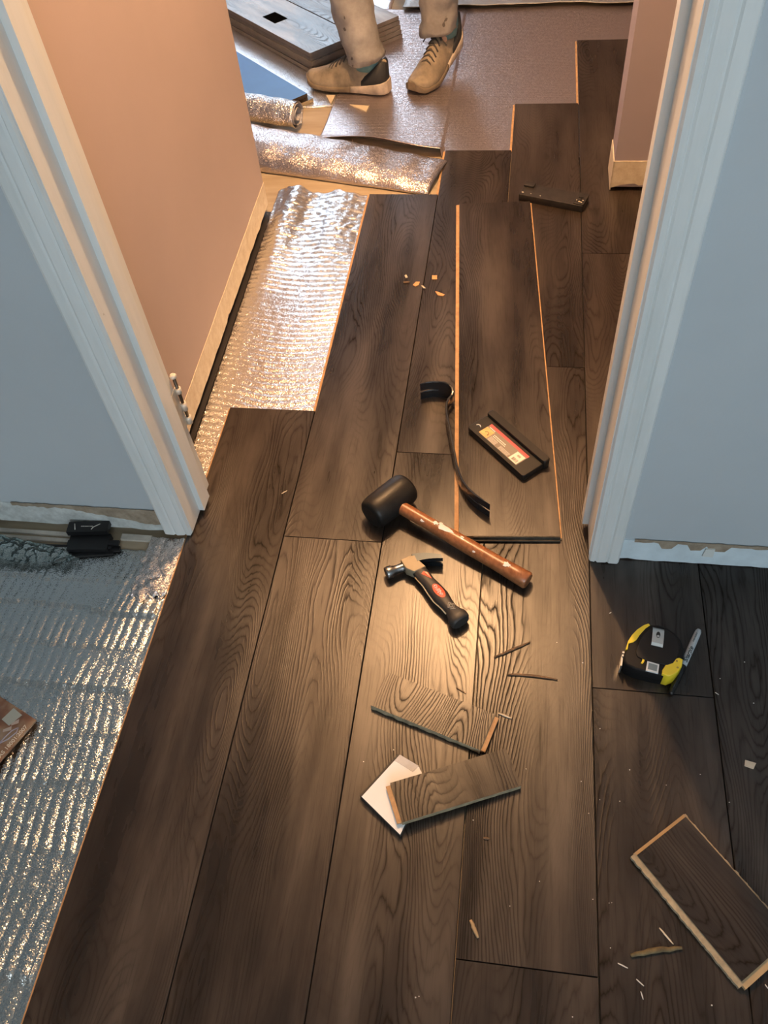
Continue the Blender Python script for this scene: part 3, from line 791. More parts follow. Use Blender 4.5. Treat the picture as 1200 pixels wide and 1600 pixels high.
# flowing script on the badge
stroke([(.054, .002), (.0525, -.001), (.054, -.004), (.056, -.003)], .0008)
stroke([(.057, .003), (.0575, -.004)], .0006); stroke([(.0575, .000), (.060, -.002), (.0605, .003)], .0006)
stroke([(.063, .003), (.064, -.004), (.067, -.003), (.0665, .002), (.064, .002)], .0008)
stroke([(.069, .004), (.069, -.004), (.072, -.001), (.0735, .003)], .0008)
stroke([(.0745, .003), (.0745, -.003), (.077, -.002), (.0765, .002)], .0007)
child_of(mb.build('badge_script', WHT), hr)
mb = MB(); mb.add([grip_top(.016, .004), grip_top(.013, -.003), grip_top(.020, -.0085), grip_top(.036, -.006)], [(0, 1, 2, 3)])
child_of(mb.build('red_chevron', RED), hr)
mb = MB(); mb.add([grip_top(.015, -.003) + Z * .0003, grip_top(.018, -.007) + Z * .0003, grip_top(.034, -.0055) + Z * .0003], [(0, 1, 2)])
child_of(mb.build('pale_chevron', simple('pale_orange', (.85, .55, .35), .5)), hr)
mb = MB()
dc = .1045
stroke([(dc - .008, -.001), (dc, -.008), (dc + .008, -.001), (dc, .006), (dc - .008, -.001)], .0006)
stroke([(dc - .004, -.001), (dc, -.0045), (dc + .004, -.001), (dc, .0025), (dc - .004, -.001)], .0007)
stroke([(dc + .010, -.004), (dc + .005, .005)], .0005)
child_of(mb.build('diamond_mark', simple('grey_print', (.42, .40, .36), .5)), hr)

# ------------------------------------------------------------------ pry bar
PB = simple('black_painted_steel', (.018, .020, .024), .25, .3, .6, coat=.4)
pr = thing('pry_bar', (.52, 1.18, 0), 'black flat pry bar standing on its edge with hooked and curved notched ends', 'pry bar')
path = [(.436, 1.341), (.448, 1.347), (.462, 1.351), (.476, 1.3515), (.490, 1.350), (.500, 1.346), (.507, 1.339), (.5095, 1.330), (.507, 1.321), (.502, 1.312), (.499, 1.300), (.4985, 1.285), (.502, 1.262), (.509, 1.231), (.517, 1.195), (.526, 1.155), (.533, 1.122), (.540, 1.096), (.549, 1.072), (.563, 1.049), (.579, 1.031), (.594, 1.018), (.607, 1.008)]
n = len(path); hts = []
for i, (x, y) in enumerate(path):
    s = i / (n - 1)
    half = .0235 if s < .2 else (.0235 - .0105 * min(1, (s - .2) / .16) if s < .72 else .013 + .0075 * min(1, (s - .72) / .22))
    th_ = .0012 + .0034 * min(1, s / .12) * min(1, (1 - s) / .12)
    hts.append((half, th_))
def ribbon(i0, i1, lo, hi, nlo=None):
    rings = []
    for i in range(i0, i1 + 1):
        p = Vector((*path[i], 0)); d_ = Vector((*path[min(i + 1, n - 1)], 0)) - Vector((*path[max(i - 1, 0)], 0)); d_.normalize(); nn = Vector((-d_.y, d_.x, 0))
        half, th_ = hts[i]; zc = max(.0245, .0130 + half) if i > 12 else .0245
        lift = .0 if i < 12 else .0
        l_, h_ = lo(i), hi(i)
        rings.append([p + nn * (a * th_ * (.55 if abs(b_) > .5 else 1)) + Z * (zc + half * (l_ + (h_ - l_) * (b_ + 1) / 2)) for a, b_ in ((-1, -.9), (-1, .9), (-.6, 1), (.6, 1), (1, .9), (1, -.9), (.6, -1), (-.6, -1))])
    mb.loft(rings, 0, True, False)
mb = MB()
ribbon(3, n - 4, lambda i: -1, lambda i: 1)
for a, b_, f in ((0, 3, lambda i: .02 + .09 * (3 - i) / 3), (n - 4, n - 1, lambda i: .02 + .09 * (i - (n - 4)) / 3)):
    ribbon(a, b_, lambda i, f=f: f(i), lambda i: 1); ribbon(a, b_, lambda i: -1, lambda i, f=f: -f(i))
child_of(mb.build('bar_blade', PB), pr)
pr_ang = 0

# ------------------------------------------------------------------ tapping block with label
BP = simple('black_plastic', (.012, .011, .010), .36, 0, .3)
tb = thing('tapping_block', (.63, 1.19, .0125), 'black plastic tapping block with a red striped product label, on the loose plank', 'tapping block')
A_ = Vector((.5475, 1.236, .0125)); e1 = Vector((.668 - .548, 1.106 - 1.236, 0)).normalized(); e2 = Vector((-e1.y, e1.x, 0))
def TB(a, b_, z): return A_ + e1 * a + e2 * b_ + Z * z
LB = .180; WBk = .073
def rpoly(a0, a1, b0, b1, r, n=5):
    out = []
    for cx, cy, s0 in ((a1 - r, b1 - r, 0), (a0 + r, b1 - r, 90), (a0 + r, b0 + r, 180), (a1 - r, b0 + r, 270)):
        for k in range(n + 1):
            q = R(s0 + 90 * k / n); out.append((cx + r * cos(q), cy + r * sin(q)))
    return out
def tb_prism(poly, z0, z1, bev):
    MM = Matrix(((e1.x, e2.x, 0, A_.x), (e1.y, e2.y, 0, A_.y), (0, 0, 1, A_.z), (0, 0, 0, 1)))
    mb.prism(poly, z0, z1, 0, MM, bev)
mb = MB(); tb_prism(rpoly(0, LB, 0, .057, .006), 0, .0165, .0018); child_of(mb.build('block_body', BP), tb)
mb = MB(); tb_prism(rpoly(.0, LB + .004, .053, .070, .006), 0, .0255, .003); child_of(mb.build('striking_rail', BP), tb)
def tbl(name, a0, a1, b0, b1, z, mat):
    mb = MB(); mb.add([TB(a0, b0, z), TB(a1, b0, z), TB(a1, b1, z), TB(a0, b1, z)], [(0, 1, 2, 3)])
    return child_of(mb.build(name, mat), tb)
zL = .0168
lab = tbl('product_label', .028, .148, .0085, .0450, zL, simple('label_brown', (.23, .19, .15), .4))
SUBT = []
def tls(name, a0, a1, b0, b1, z, mat):
    o = tbl(name, a0, a1, b0, b1, z, mat); o.parent = lab; return o
tls('red_stripe', .028, .148, .0385, .0450, zL + .0002, simple('label_red', (.78, .09, .09), .4))
tls('label_picture', .028, .052, .0090, .0330, zL + .0002, simple('label_tan', (.80, .45, .17), .4, var=.3, bs=300))
tls('barcode_patch', .122, .146, .0095, .0360, zL + .0002, simple('label_white', (.85, .78, .66), .4))
mb = MB()
def tline(a0, a1, b0, b1, z=zL + .0004): mb.add([TB(a0, b0, z), TB(a1, b0, z), TB(a1, b1, z), TB(a0, b1, z)], [(0, 1, 2, 3)])
def words(a0, a1, b0, h, wl, gp, sd):
    random.seed(sd); a = a0
    while a < a1 - wl * .3:
        l = min(random.uniform(.5, 1.3) * wl, a1 - a); tline(a, a + l, b0, b0 + h); a += l + gp
words(.056, .093, .0270, .0022, .0042, .0008, 1); words(.056, .096, .0230, .0018, .0030, .0007, 2)
words(.033, .050, .0345, .0022, .0030, .0005, 3)
for k in range(5): words(.055, .078, .0195 - k * .0024, .0010, .0026, .0007, 10 + k)
for k in range(4): words(.088, .118, .0175 - k * .0024, .0009, .0026, .0007, 20 + k)
t = child_of(mb.build('label_print', WHT), tb); t.parent = lab
mb = MB(); random.seed(5); a = .126
for r0 in ((.0125, .019),):
    for k in range(9): tline(.128 + k * .0017, .128 + k * .0017 + random.choice([.0006, .0010]), .012, .020, zL + .0005)
for k in range(5): tline(.130 + k * .0018, .1310 + k * .0018, .026, .031, zL + .0005)
mb.tube([TB(.036, .019, zL + .0006), TB(.040, .024, zL + .0006), TB(.046, .022, zL + .0006), TB(.047, .016, zL + .0006)], .0006, n=5)
t = child_of(mb.build('label_dark_print', simple('label_dark', (.10, .06, .04), .5)), tb); t.parent = lab
mb = MB(); mb.tube([TB(.009, .018, .017), TB(.011, .022, .0172), TB(.015, .023, .0172), TB(.0195, .021, .017)], .0012, n=6)
child_of(mb.build('white_hook_mark', WHT), tb)
random.seed(77)

# ------------------------------------------------------------------ pull bar in the hallway
pbx = thing('pull_bar', (.72, 2.15, 0), 'scuffed black block lying at the far end of the loose plank', 'pull bar')
A_ = Vector((.628, 2.142, .0005)); e1 = Vector((.172, -.057, 0)).normalized(); e2 = Vector((-e1.y, e1.x, 0))
MM = Matrix(((e1.x, e2.x, 0, A_.x), (e1.y, e2.y, 0, A_.y), (0, 0, 1, A_.z), (0, 0, 0, 1)))
BPS = simple('scuffed_black', (.022, .018, .015), .45, 0, .5, var=.6, bs=120, bump=.0006)
mb = MB(); mb.prism(rpoly(0, .184, 0, .058, .004), 0, .020, 0, MM, .0015); child_of(mb.build('block_body', BPS), pbx)
mb = MB(); mb.prism(rpoly(0, .030, .040, .060, .003), .020, .026, 0, MM, .001); child_of(mb.build('end_cap', BPS), pbx)
mb = MB(); mb.prism(rpoly(.155, .185, .002, .058, .003), .020, .0235, 0, MM, .001)
for cx, cy in ((.168, .020), (.168, .034)): mb.prism([(cx + .006 * cos(q), cy + .006 * sin(q)) for q in [2 * pi * k / 12 for k in range(12)]], .0235, .0265, 0, MM)
child_of(mb.build('end_cap', BPS), pbx)
SPK = simple('specks', (.5, .46, .38), .7)
for cx, cy, rr in ((.008, .012, .0022), (.032, .012, .0013), (.060, .010, .0015), (.162, .018, .002), (.170, .012, .0025), (.178, .020, .0018), (.176, .010, .002)):
    mb = MB(); mb.prism([(cx + rr * cos(q) * 1.4, cy + rr * sin(q)) for q in [2 * pi * k / 7 for k in range(7)]], .020, .0245 if cx > .15 else .0212, 0, MM)
    child_of(mb.build('plaster_speck', SPK), pbx)

# ------------------------------------------------------------------ tape measure
tm = thing('tape_measure', (.90, .72, 0), 'black and yellow tape measure with a silver belt clip, beside the marker', 'tape measure')
BT = simple('tape_black', (.006, .006, .007), .6, 0, .25); YE = simple('tape_yellow', (.80, .62, .03), .35, coat=.3, var=.08)
SIL = simple('brushed_silver', (.62, .63, .62), .33, .9)
C_ = Vector((.9035, .7265, 0)); a = R(-8)
def tmP(x, y, z): return C_ + Vector((x * cos(a) - y * sin(a), x * sin(a) + y * cos(a), z))
MT = Matrix.Translation(C_) @ Matrix.Rotation(a, 4, 'Z')
# outline, local: x right, y up (away); flat base towards the camera, mouth at the left
outl = [(-.050, -.034), (-.046, -.040), (-.030, -.045), (.000, -.047), (.022, -.046), (.034, -.038), (.041, -.024), (.0455, -.006), (.045, .010), (.040, .026), (.030, .039), (.016, .047), (.000, .0495), (-.014, .047), (-.026, .040), (-.036, .028), (-.043, .012), (-.048, -.006), (-.0515, -.022)]
mb = MB(); mb.prism(outl, .001, .038, 0, MT, .0035); child_of(mb.build('case', BT), tm)
mb = MB(); mb.prism([(x * .72 + .004, y * .72 + .006) for x, y in outl], .037, .0405, 0, MT, .001); child_of(mb.build('case_disc', simple('tape_black_disc', (.008, .008, .009), .55, 0, .3)), tm)
mb = MB(); 
ly = [(-.050, -.012), (-.0475, .004), (-.042, .018), (-.034, .031), (-.024, .042), (-.017, .0465), (-.014, .044), (-.021, .036), (-.029, .022), (-.034, .010), (-.039, .004), (-.046, .0005), (-.047, -.012)]
mb.prism(ly[::-1], .004, .0395, 0, MT)
child_of(mb.build('left_bumper', YE), tm)
mb = MB(); mb.prism([(.012, -.046), (.024, -.047), (.035, -.039), (.043, -.024), (.044, -.010), (.038, -.008), (.026, -.014), (.017, -.026), (.012, -.038)], .004, .0400, 0, MT, .002)
child_of(mb.build('right_bumper', YE), tm)
mb = MB()
for x, y in ((.034, -.016), (.036, -.028)): mb.prism([(x + .002 * cos(q), y + .0016 * sin(q)) for q in [2 * pi * k / 10 for k in range(10)]], .0398, .0406, 0, MT)
child_of(mb.build('screw', simple('screw_brown', (.35, .25, .05), .4)), tm)
mb = MB(); arc = [(-.0265 + .009 * cos(q), -.0255 + .011 * sin(q)) for q in [R(100 - 150 * k / 10) for k in range(11)]]; arc2 = [(-.0268 + .0055 * cos(q), -.0265 + .008 * sin(q)) for q in [R(100 - 150 * k / 10) for k in range(11)]]
mb.prism(arc2 + arc[::-1], .037, .0402, 0, MT); child_of(mb.build('lock_button_arc', YE), tm)
mb = MB(); mb.prism([(-.014, -.045), (.006, -.046), (.0065, -.029), (-.013, -.027)], .037, .0402, 0, MT); wn = child_of(mb.build('label_window', simple('tape_label', (.70, .74, .76), .3)), tm)
mb = MB(); mb.prism([(-.0115, -.042), (.0035, -.043), (.004, -.0315), (-.0105, -.030)], .0402, .0405, 0, MT); t = child_of(mb.build('label_lines', simple('label_grey', (.20, .25, .27), .4)), tm); t.parent = wn
# clip
mb = MB(); rings = []
for i in range(9):
    y = .040 - .036 * i / 8; z = .0425 + .0022 * sin(pi * i / 8) - (.003 if i == 0 else 0) - (.002 if i == 8 else 0)
    rings.append([MT @ Vector((x, y + x * -.05, z + dz)) for x, dz in ((-.0095, 0), (.0095, 0), (.0095, .0012), (-.0095, .0012))])
mb.loft(rings, 0, True, False); cl = child_of(mb.build('belt_clip', SIL), tm)
mb = MB(); mb.prism([(.0034 * cos(q), .024 + .0062 * sin(q)) for q in [2 * pi * k / 18 for k in range(18)]], .0455, .0462, 0, MT)
t = child_of(mb.build('clip_slot', simple('slot_black', (.01, .01, .01), .5)), tm); t.parent = cl
mb = MB(); mb.prism([(.0022 * cos(q), .0210 + .0022 * sin(q)) for q in [2 * pi * k / 12 for k in range(12)]], .0462, .0470, 0, MT)
t = child_of(mb.build('clip_screw', SIL), tm); t.parent = cl
mb = MB()
for y, z in ((-.016, .030), (-.022, .030)): mb.prism([(-.0525 + .002 * cos(q), y + .002 * sin(q)) for q in [2 * pi * k / 10 for k in range(10)]], z - .003, z + .004, 0, MT)
mb.box(-.0545, -.052, -.040, -.020, .004, .030, 0, MT)
child_of(mb.build('tape_hook', SIL), tm)

# ------------------------------------------------------------------ marker
mk = thing('marker_pen', (.955, .725, 0), 'grey permanent marker with a black cap lying against the tape measure', 'marker')
p0 = Vector((.9275, .661, .0062)); p1 = Vector((.9865, .7905, .0062)); md = (p1 - p0).normalized(); LL = (p1 - p0).length
def along(t): return p0 + md * t
mb = MB(); mb.tube([along(.058), along(.060), along(.100), along(.108), along(.118), along(LL - .012), along(LL - .005), along(LL - .001), along(LL)], [.0052, .0058, .0058, .0060, .0058, .0056, .0052, .0036, .001], n=20)
bl = child_of(mb.build('barrel', simple('marker_grey', (.42, .47, .50), .4)), mk)
mb = MB(); mb.tube([along(0), along(.001), along(.004), along(.010), along(.030), along(.060)], [.001, .0040, .0046, .0048, .0058, .0064], n=20)
sdm = Vector((md.y, -md.x, 0)); 
mb.tube([along(.058) + Z * .006 , along(.030) + Z * .0068, along(.012) + Z * .0056], [.0014, .0014, .001], n=6)
child_of(mb.build('cap', simple('marker_cap', (.010, .010, .010), .35)), mk)

def text_mesh(body, size, origin, xdir, mat, name, parent, shear=0.0, extrude=.0001, bold=.0, cyl=None):
    cu = bpy.data.curves.new(name, 'FONT'); cu.body = body; cu.size = size; cu.extrude = extrude; cu.shear = shear; cu.offset = bold; cu.resolution_u = 3
    to = bpy.data.objects.new(name, cu); col.objects.link(to)
    dg = bpy.context.evaluated_depsgraph_get(); dg.update()
    me = bpy.data.meshes.new_from_object(to.evaluated_get(dg)); bpy.data.objects.remove(to, do_unlink=True)
    xd = Vector((xdir[0], xdir[1], 0)).normalized(); yd = Vector((-xd.y, xd.x, 0)); o3 = Vector(origin)
    for v in me.vertices:
        p = v.co.copy()
        if cyl:
            yy = p.y - size * .35; ang = yy / cyl
            q = o3 + xd * p.x + yd * (cyl * sin(ang)) + Z * (cyl * cos(ang) - cyl + p.z)
        else: q = o3 + xd * p.x + yd * p.y + Z * p.z
        v.co = q
    me.materials.clear(); me.materials.append(mat)
    o = bpy.data.objects.new(name, me); col.objects.link(o)
    return child_of(o, parent)
INK = simple('ink_black', (.02, .03, .03), .5)
t = text_mesh('Sharpie', .0112, along(.066) + Z * .0062, md, INK, 'lettering', mk, .3, .0001, .0002, .0062); t.parent = bl
t = text_mesh('FINE POINT', .0040, along(.110) + Z * .0064 + sdm * -.001, md, INK, 'lettering', mk, 0, .0001, .0, .0062); t.parent = bl

# ------------------------------------------------------------------ booklet at the left edge
bk = thing('brochure', (-.22, .50, -.007), 'glossy brown printed brochure lying on the near foil at the left edge', 'brochure')
def book_mat():
    m, nt, b = newmat('brochure_cover'); g = N(nt); tc = g('ShaderNodeTexCoord').outputs['Object']
    n1 = g.noise(tc, 22, 3, .5); n2 = g.noise(g.mapv(tc, (40, 12, 1), (3, 1, 0), (0, 0, .9)), 1.0, 4, .6)
    c = g.ramp(n1, [(.34, (.055, .022, .012)), (.46, (.20, .075, .03)), (.58, (.30, .19, .11)), (.7, (.38, .30, .21))])
    c = g.mix(g.math('MULTIPLY', n2, .5), c, (.26, .17, .12))
    setin(nt, b, base=c, rough=.25, coat=.4); return m
cA = Vector((-.157, .511, .005)); dU = (Vector((-.243, .549, 0)) - cA).normalized(); dD = Vector((-.190 + .157, .427 - .511, 0)).normalized()
dD = (dD - dU * dD.dot(dU)).normalized()
def BKp(u, v, z): return cA + dU * u + dD * v + Z * z
mb = MB(); rings = []
vs = [BKp(u, v, z) for z in (-.0065, -.0025) for u, v in ((0, 0), (.21, 0), (.21, .297), (0, .297))]
mb.add(vs, [(3, 2, 1, 0), (4, 5, 6, 7), (0, 1, 5, 4), (1, 2, 6, 5), (2, 3, 7, 6), (3, 0, 4, 7)])
for i, f in enumerate(mb.f):   # keep the top facing up
    pass
bc = child_of(mb.build('cover', book_mat()), bk)
def bkq(name, pts, mat, z=-.0022):
    mb = MB(); mb.add([BKp(u, v, z) for u, v in pts], [tuple(range(len(pts)))]); t = child_of(mb.build(name, mat), bk); t.parent = bc; return t
GW = simple('brochure_grey', (.38, .42, .38), .4); PLE = simple('brochure_pale', (.45, .38, .33), .4)
bkq('picture_table', [(.030, .006), (.055, .004), (.058, .030), (.036, .032)], GW)
bkq('picture_leg', [(.024, .020), (.029, .014), (.036, .026), (.033, .030)], PLE); bkq('picture_leg', [(.026, .036), (.031, .030), (.040, .042), (.037, .046)], PLE)
mb = MB()
mb.tube([BKp(.018, .026, -.0022), BKp(.014, .034, -.0022), BKp(.018, .050, -.0022), BKp(.026, .064, -.0022)], .0012, n=5); mb.tube([BKp(.018, .026, -.0022), BKp(.024, .036, -.0022), BKp(.026, .050, -.0022), BKp(.026, .064, -.0022)], .0012, n=5)
t = child_of(mb.build('picture_loop', simple('brochure_lilac', (.40, .36, .42), .4)), bk); t.parent = bc
CRM = simple('brochure_text', (.62, .56, .45), .4)
# text reads from lower left to upper right along the outer edge
t = text_mesh('OHSAS 18001:2007', .0105, BKp(.0040, .102, -.0022), -dD, CRM, 'lettering', bk, 0, .0001, .0002); t.parent = bc

# ------------------------------------------------------------------ spacers and strips by left wall
BS = simple('spacer_black', (.008, .008, .009), .45)
sp = thing('spacer_pack', (-.20, .90, -.0125), 'black plastic pack of flooring spacers by the foot of the left wall', 'spacers')
mb = MB()
Mk = Matrix.Translation((-.243, .9005, 0)) @ Matrix.Rotation(R(6), 4, 'Z')
mb.box(0, .085, .0, .026, .010, .022, 0, Mk); mb.box(.004, .088, -.034, .004, -.008, .008, 0, Mk)
child_of(mb.build('pack_card', BS), sp)
for i, (x0, x1, y0, z, an) in enumerate(((-.240, -.132, .885, .004, 4), (-.238, -.145, .876, .001, 6), (-.232, -.128, .868, -.004, 9), (-.225, -.140, .862, -.006, 10))):
    mb = MB(); mm = Matrix.Translation((x0, y0 - .004, z)) @ Matrix.Rotation(R(an), 4, 'Z'); mb.box(0, x1 - x0, 0, .011, -.003, .003, 0, mm)
    child_of(mb.build('spacer', BS), sp)
for pts in (((-.232, .9225), (-.226, .908)), ((-.178, .926), (-.190, .917), (-.192, .911))):
    mb = MB(); mb.tube([(x, y, .0225) for x, y in pts], .0009, n=4); t = child_of(mb.build('white_tie', WHT), sp)
for k in range(9): pass
mb = MB(); random.seed(3)
for k in range(9):
    x = -.216 + k * .0028; mb.box(x, x + random.uniform(.0012, .0022), .9165 + k * .0002, .9182 + k * .0002, .0221, .0225)
child_of(mb.build('small_print', WHT), sp)
def tool_spacer(name, pts, label, r=.0035, mat=BS):
    mb = MB(); mb.tube(pts, r, n=6, flat=.5); o = mb.build(name, mat); fix_origin(o, (pts[0][0], pts[0][1], -.0125)); return tag(o, label, 'spacer')
tool_spacer('spacer', [(-.296, .882, -.004), (-.236, .884, -.003)], 'thin black spacer strip poking out to the left of the spacer pack')
tool_spacer('spacer', [(-.262, .842, -.004), (-.228, .860, -.003)], 'short black spacer lying on the foil just in front of the spacer pack')
PW = simple('pale_wood_strip', (.52, .48, .42), .8, var=.2, bs=80)
for i, (x0, x1, y0, y1, lab) in enumerate(((-.62, -.24, .912, .921, 'pale wood strip along the foot of the left wall, nearer the wall'), (-.60, -.23, .896, .905, 'pale wood strip along the foot of the left wall, nearer the foil'), (-.14, -.075, .912, .926, 'small pale wood strip between the spacer pack and the door casing'))):
    mb = MB(); mb.box(x0, x1, y0, y1, -.0125, -.007); o = mb.build('wood_strip', PW); fix_origin(o, (x0, y0, -.0125)); tag(o, lab, 'strip')

# translucent plastic bag at left
def bag_mat():
    m, nt, b = newmat('clear_plastic_film'); g = N(nt)
    nt.nodes.remove(b); out = nt.nodes['Material Output']
    gl = g('ShaderNodeBsdfGlossy', {'Color': (.8, .9, .9, 1), 'Roughness': .10}); tr = g('ShaderNodeBsdfTransparent', {'Color': (.97, .99, .99, 1)}); df = g('ShaderNodeBsdfDiffuse', {'Color': (.55, .62, .60, 1)})
    fr_ = g('ShaderNodeFresnel', {'IOR': 1.5}); m1 = g('ShaderNodeMixShader', {0: .07, 1: tr.outputs[0], 2: df.outputs[0]}); m2 = g('ShaderNodeMixShader', {0: fr_.outputs[0], 1: m1.outputs[0], 2: gl.outputs[0]})
    nt.links.new(m2.outputs[0], out.inputs[0]); return m
def bag_h(x, y, u, v): return .004 + .045 * (1 - u) ** 1.4 * sin(pi * min(1, max(0, v * .9 + .05))) + .010 * nz(x * 22, y * 22, 3) * (1 - u) + .010 * abs(nz(x * 45, y * 30, 6)) + .004 * abs(nz(x * 110, y * 80, 6))
o = sheet('plastic_bag', bag_mat(), lambda v: -.62, lambda v: -.200 - .10 * abs(v - .35), lambda u: .835 - .02 * nz(u * 4, 2) - .02 * (1 - u), lambda u: .925 - .05 * u, 160, 70, bag_h, 'crumpled clear plastic bag on the foil at the foot of the left wall', 'plastic bag')

# ------------------------------------------------------------------ splinters and chips
SPL = simple('splinter_brown', (.14, .085, .045), .8, var=.4, bs=200); CHP = simple('chip_tan', (.62, .33, .15), .8, var=.15); PALE = simple('chip_pale', (.60, .52, .40), .8, var=.15); DST = simple('shaving_white', (.62, .60, .56), .7)
def at(u, v, z=0.0):
    d_ = FW + RT * ((u - 600) / FPX) - UP * ((v - 800) / FPX); t = (z - CAM.z) / d_.z
    return Vector((CAM.x + d_.x * t, d_.y * t, z))
def splinter(a, b_, r, mat, label, group=None, bend=.0, name='wood_splinter', cat='splinter'):
    A1 = at(*a); B1 = at(*b_); n = 8; pts = []; rr = []
    for i in range(n + 1):
        t = i / n; p = A1.lerp(B1, t); off = Vector((-(B1 - A1).y, (B1 - A1).x, 0)).normalized()
        p += off * (bend * sin(pi * t) + r * .5 * nz(t * 6 + a[0], 2)); p.z = r * .8 + .0003; pts.append(p); rr.append(r * (.45 + .7 * sin(pi * min(1, t * .8 + .12))))
    mb = MB(); mb.tube(pts, rr, n=6, flat=.6); o = mb.build(name, mat); fix_origin(o, (A1.x, A1.y, 0)); return tag(o, label, cat, group)
splinter((772, 1028), (828, 1004), .0022, SPL, 'dark wood splinter, the upper of two below the mallet handle')
splinter((793, 1055), (871, 1063), .0022, SPL, 'long dark wood splinter, the lower of two below the mallet handle', bend=.003)
splinter((779, 1115), (799, 1123), .0016, PALE, 'short pale splinter just right of the upper offcut')
splinter((713, 1075), (728, 1084), .0010, SPL, 'tiny splinter above the upper offcut')
splinter((735, 1438), (747, 1466), .0028, simple('splinter_tan', (.34, .24, .13), .8), 'tan leaf-shaped splinter near the bottom end joint')
splinter((985, 1494), (1065, 1482), .0034, simple('splinter_olive', (.13, .10, .05), .9, var=.4, bs=300), 'long brown splinter left of the large offcut', bend=.002)
splinter((1030, 1450), (1052, 1476), .0012, PALE, 'thin pale splinter beside the large offcut')
splinter((755, 1310), (765, 1311), .0018, SPL, 'tiny brown chip below the tilted offcut')
splinter((440, 772), (449, 767), .0012, PALE, 'tiny pale splinter on the plank by the left jamb')
for i, (a, b_) in enumerate((((965, 1505), (981, 1513)), ((994, 1530), (1006, 1541)), ((1001, 1549), (1005, 1562)), ((1117, 1082), (1123, 1086)), ((1195, 1538), (1200, 1545)), ((952, 959), (955, 957)))):
    splinter(a, b_, .0008, DST, 'small white shaving ' + ['just below the long brown splinter', 'lower left of the large offcut, upper of two', 'lowest on the dark planks, left of the large offcut', 'right of the marker cap', 'at the right edge beside the large offcut corner', 'left of the tape measure at the shadow edge'][i], 'white shavings on the dark planks', name='wood_shaving', cat='shaving')
def chip(poly, z, mat, label, group=None, th=.002, name='wood_chip', cat='chip'):
    pts = [at(u, v, z) for u, v in poly]; c = sum(pts, Vector()) / len(pts)
    mb = MB(); mb.prism([(p.x, p.y) for p in pts], z, z + th); o = mb.build(name, mat); fix_origin(o, (c.x, c.y, z)); return tag(o, label, cat, group)
g_ = 'orange chips on the hallway planks'
chip([(675, 431), (683, 431), (683, 437), (675, 437)], .0003, CHP, 'square orange wood chip, uppermost of the hallway chips', g_)
chip([(645, 446), (650, 441), (656, 441), (654, 446), (649, 448)], .0003, CHP, 'pointed orange chip left of the square chip', g_)
chip([(680, 456), (685, 457), (695, 461), (692, 463), (684, 462)], .0003, CHP, 'longest orange chip, beside the loose plank edge', g_)
chip([(632, 431), (635, 430), (637, 434), (634, 435)], .0003, PALE, 'tiny pale chip, leftmost of the hallway chips', g_)
chip([(658, 447), (661, 447), (665, 451), (662, 451)], .0003, PALE, 'tiny pale chip between the two orange chips', g_)
chip([(630, 441), (640, 440), (640, 442), (631, 443)], .0003, SPL, 'tiny brown sliver among the hallway chips', g_)
chip([(1164, 1188), (1181, 1193), (1177, 1202), (1163, 1197)], .0003, PALE, 'pale tan wood chip near the right edge on the dark planks')
random.seed(12)
for k in range(46):
    u = random.uniform(905, 1190) if k < 34 else random.uniform(560, 900); v = random.uniform(1000, 1590)
    if (990 < u < 1100 and 960 < v < 1100) or (u > 985 and 1270 < v < 1560) : continue
    p = at(u, v); s = random.uniform(.0005, .0011)
    mb = MB(); mb.prism([(p.x + s * cos(q) * 1.2, p.y + s * sin(q)) for q in [2 * pi * j / 5 for j in range(5)]], .0002, .0009); o = mb.build('dust_crumb', DST); fix_origin(o, p)
    tag(o, 'pinhead white dust crumb scattered on the dark laid planks', 'crumb', 'white dust crumbs on the laid planks')
CARD = simple('tan_card', (.62, .52, .36), .8)
chip([(510, 150), (524, 150), (517, 164)], -.0055, CARD, 'tan paper triangle under the toe of the left work shoe', None, .004, 'paper_scrap', 'paper')
chip([(547, 165), (577, 167), (572, 176)], -.0045, CARD, 'pale paper triangle on the foil in front of the work shoes', None, .004, 'paper_scrap', 'paper')

# ------------------------------------------------------------------ person (only the legs stand in view)
def cloth_mat():
    m, nt, b = newmat('dusty_work_trousers'); g = N(nt); tc = g('ShaderNodeTexCoord').outputs['Object']
    n = g.noise(tc, 9, 6, .65); c = g.ramp(n, [(.3, (.22, .205, .19)), (.55, (.36, .345, .32)), (.75, (.50, .48, .45))])
    d_ = g('ShaderNodeMapRange', {0: g.noise(g.mapv(tc, (1, 1, 1), (3, 1, 5)), 34, 2, .4), 1: .70, 2: .74}).outputs[0]
    c = g.mix(g.math('MULTIPLY', d_, .8), c, (.06, .05, .045))
    bump = g('ShaderNodeBump', {'Strength': .5, 'Distance': .002, 'Height': g.noise(tc, 45, 4)}).outputs[0]
    setin(nt, b, base=c, rough=.9, normal=bump, spec=.2); return m
TR = cloth_mat()
SHOE = simple('dusty_shoe', (.25, .205, .145), .8, bump=.0015, bs=60, var=.4)
SOLE = simple('dirty_sole', (.46, .39, .31), .7, var=.35, bs=60); SOLF = simple('brown_sole', (.17, .13, .085), .75, var=.3, bs=60); DARKP = simple('dark_heel_panel', (.022, .024, .025), .7); LACE = simple('grey_laces', (.055, .05, .045), .85)
SOCK = simple('teal_sock', (.10, .22, .25), .9, bump=.001, bs=200)
ps = thing('person', (.17, 2.86, -.006), 'person standing in dusty beige trousers and worn grey-brown work shoes', 'person')
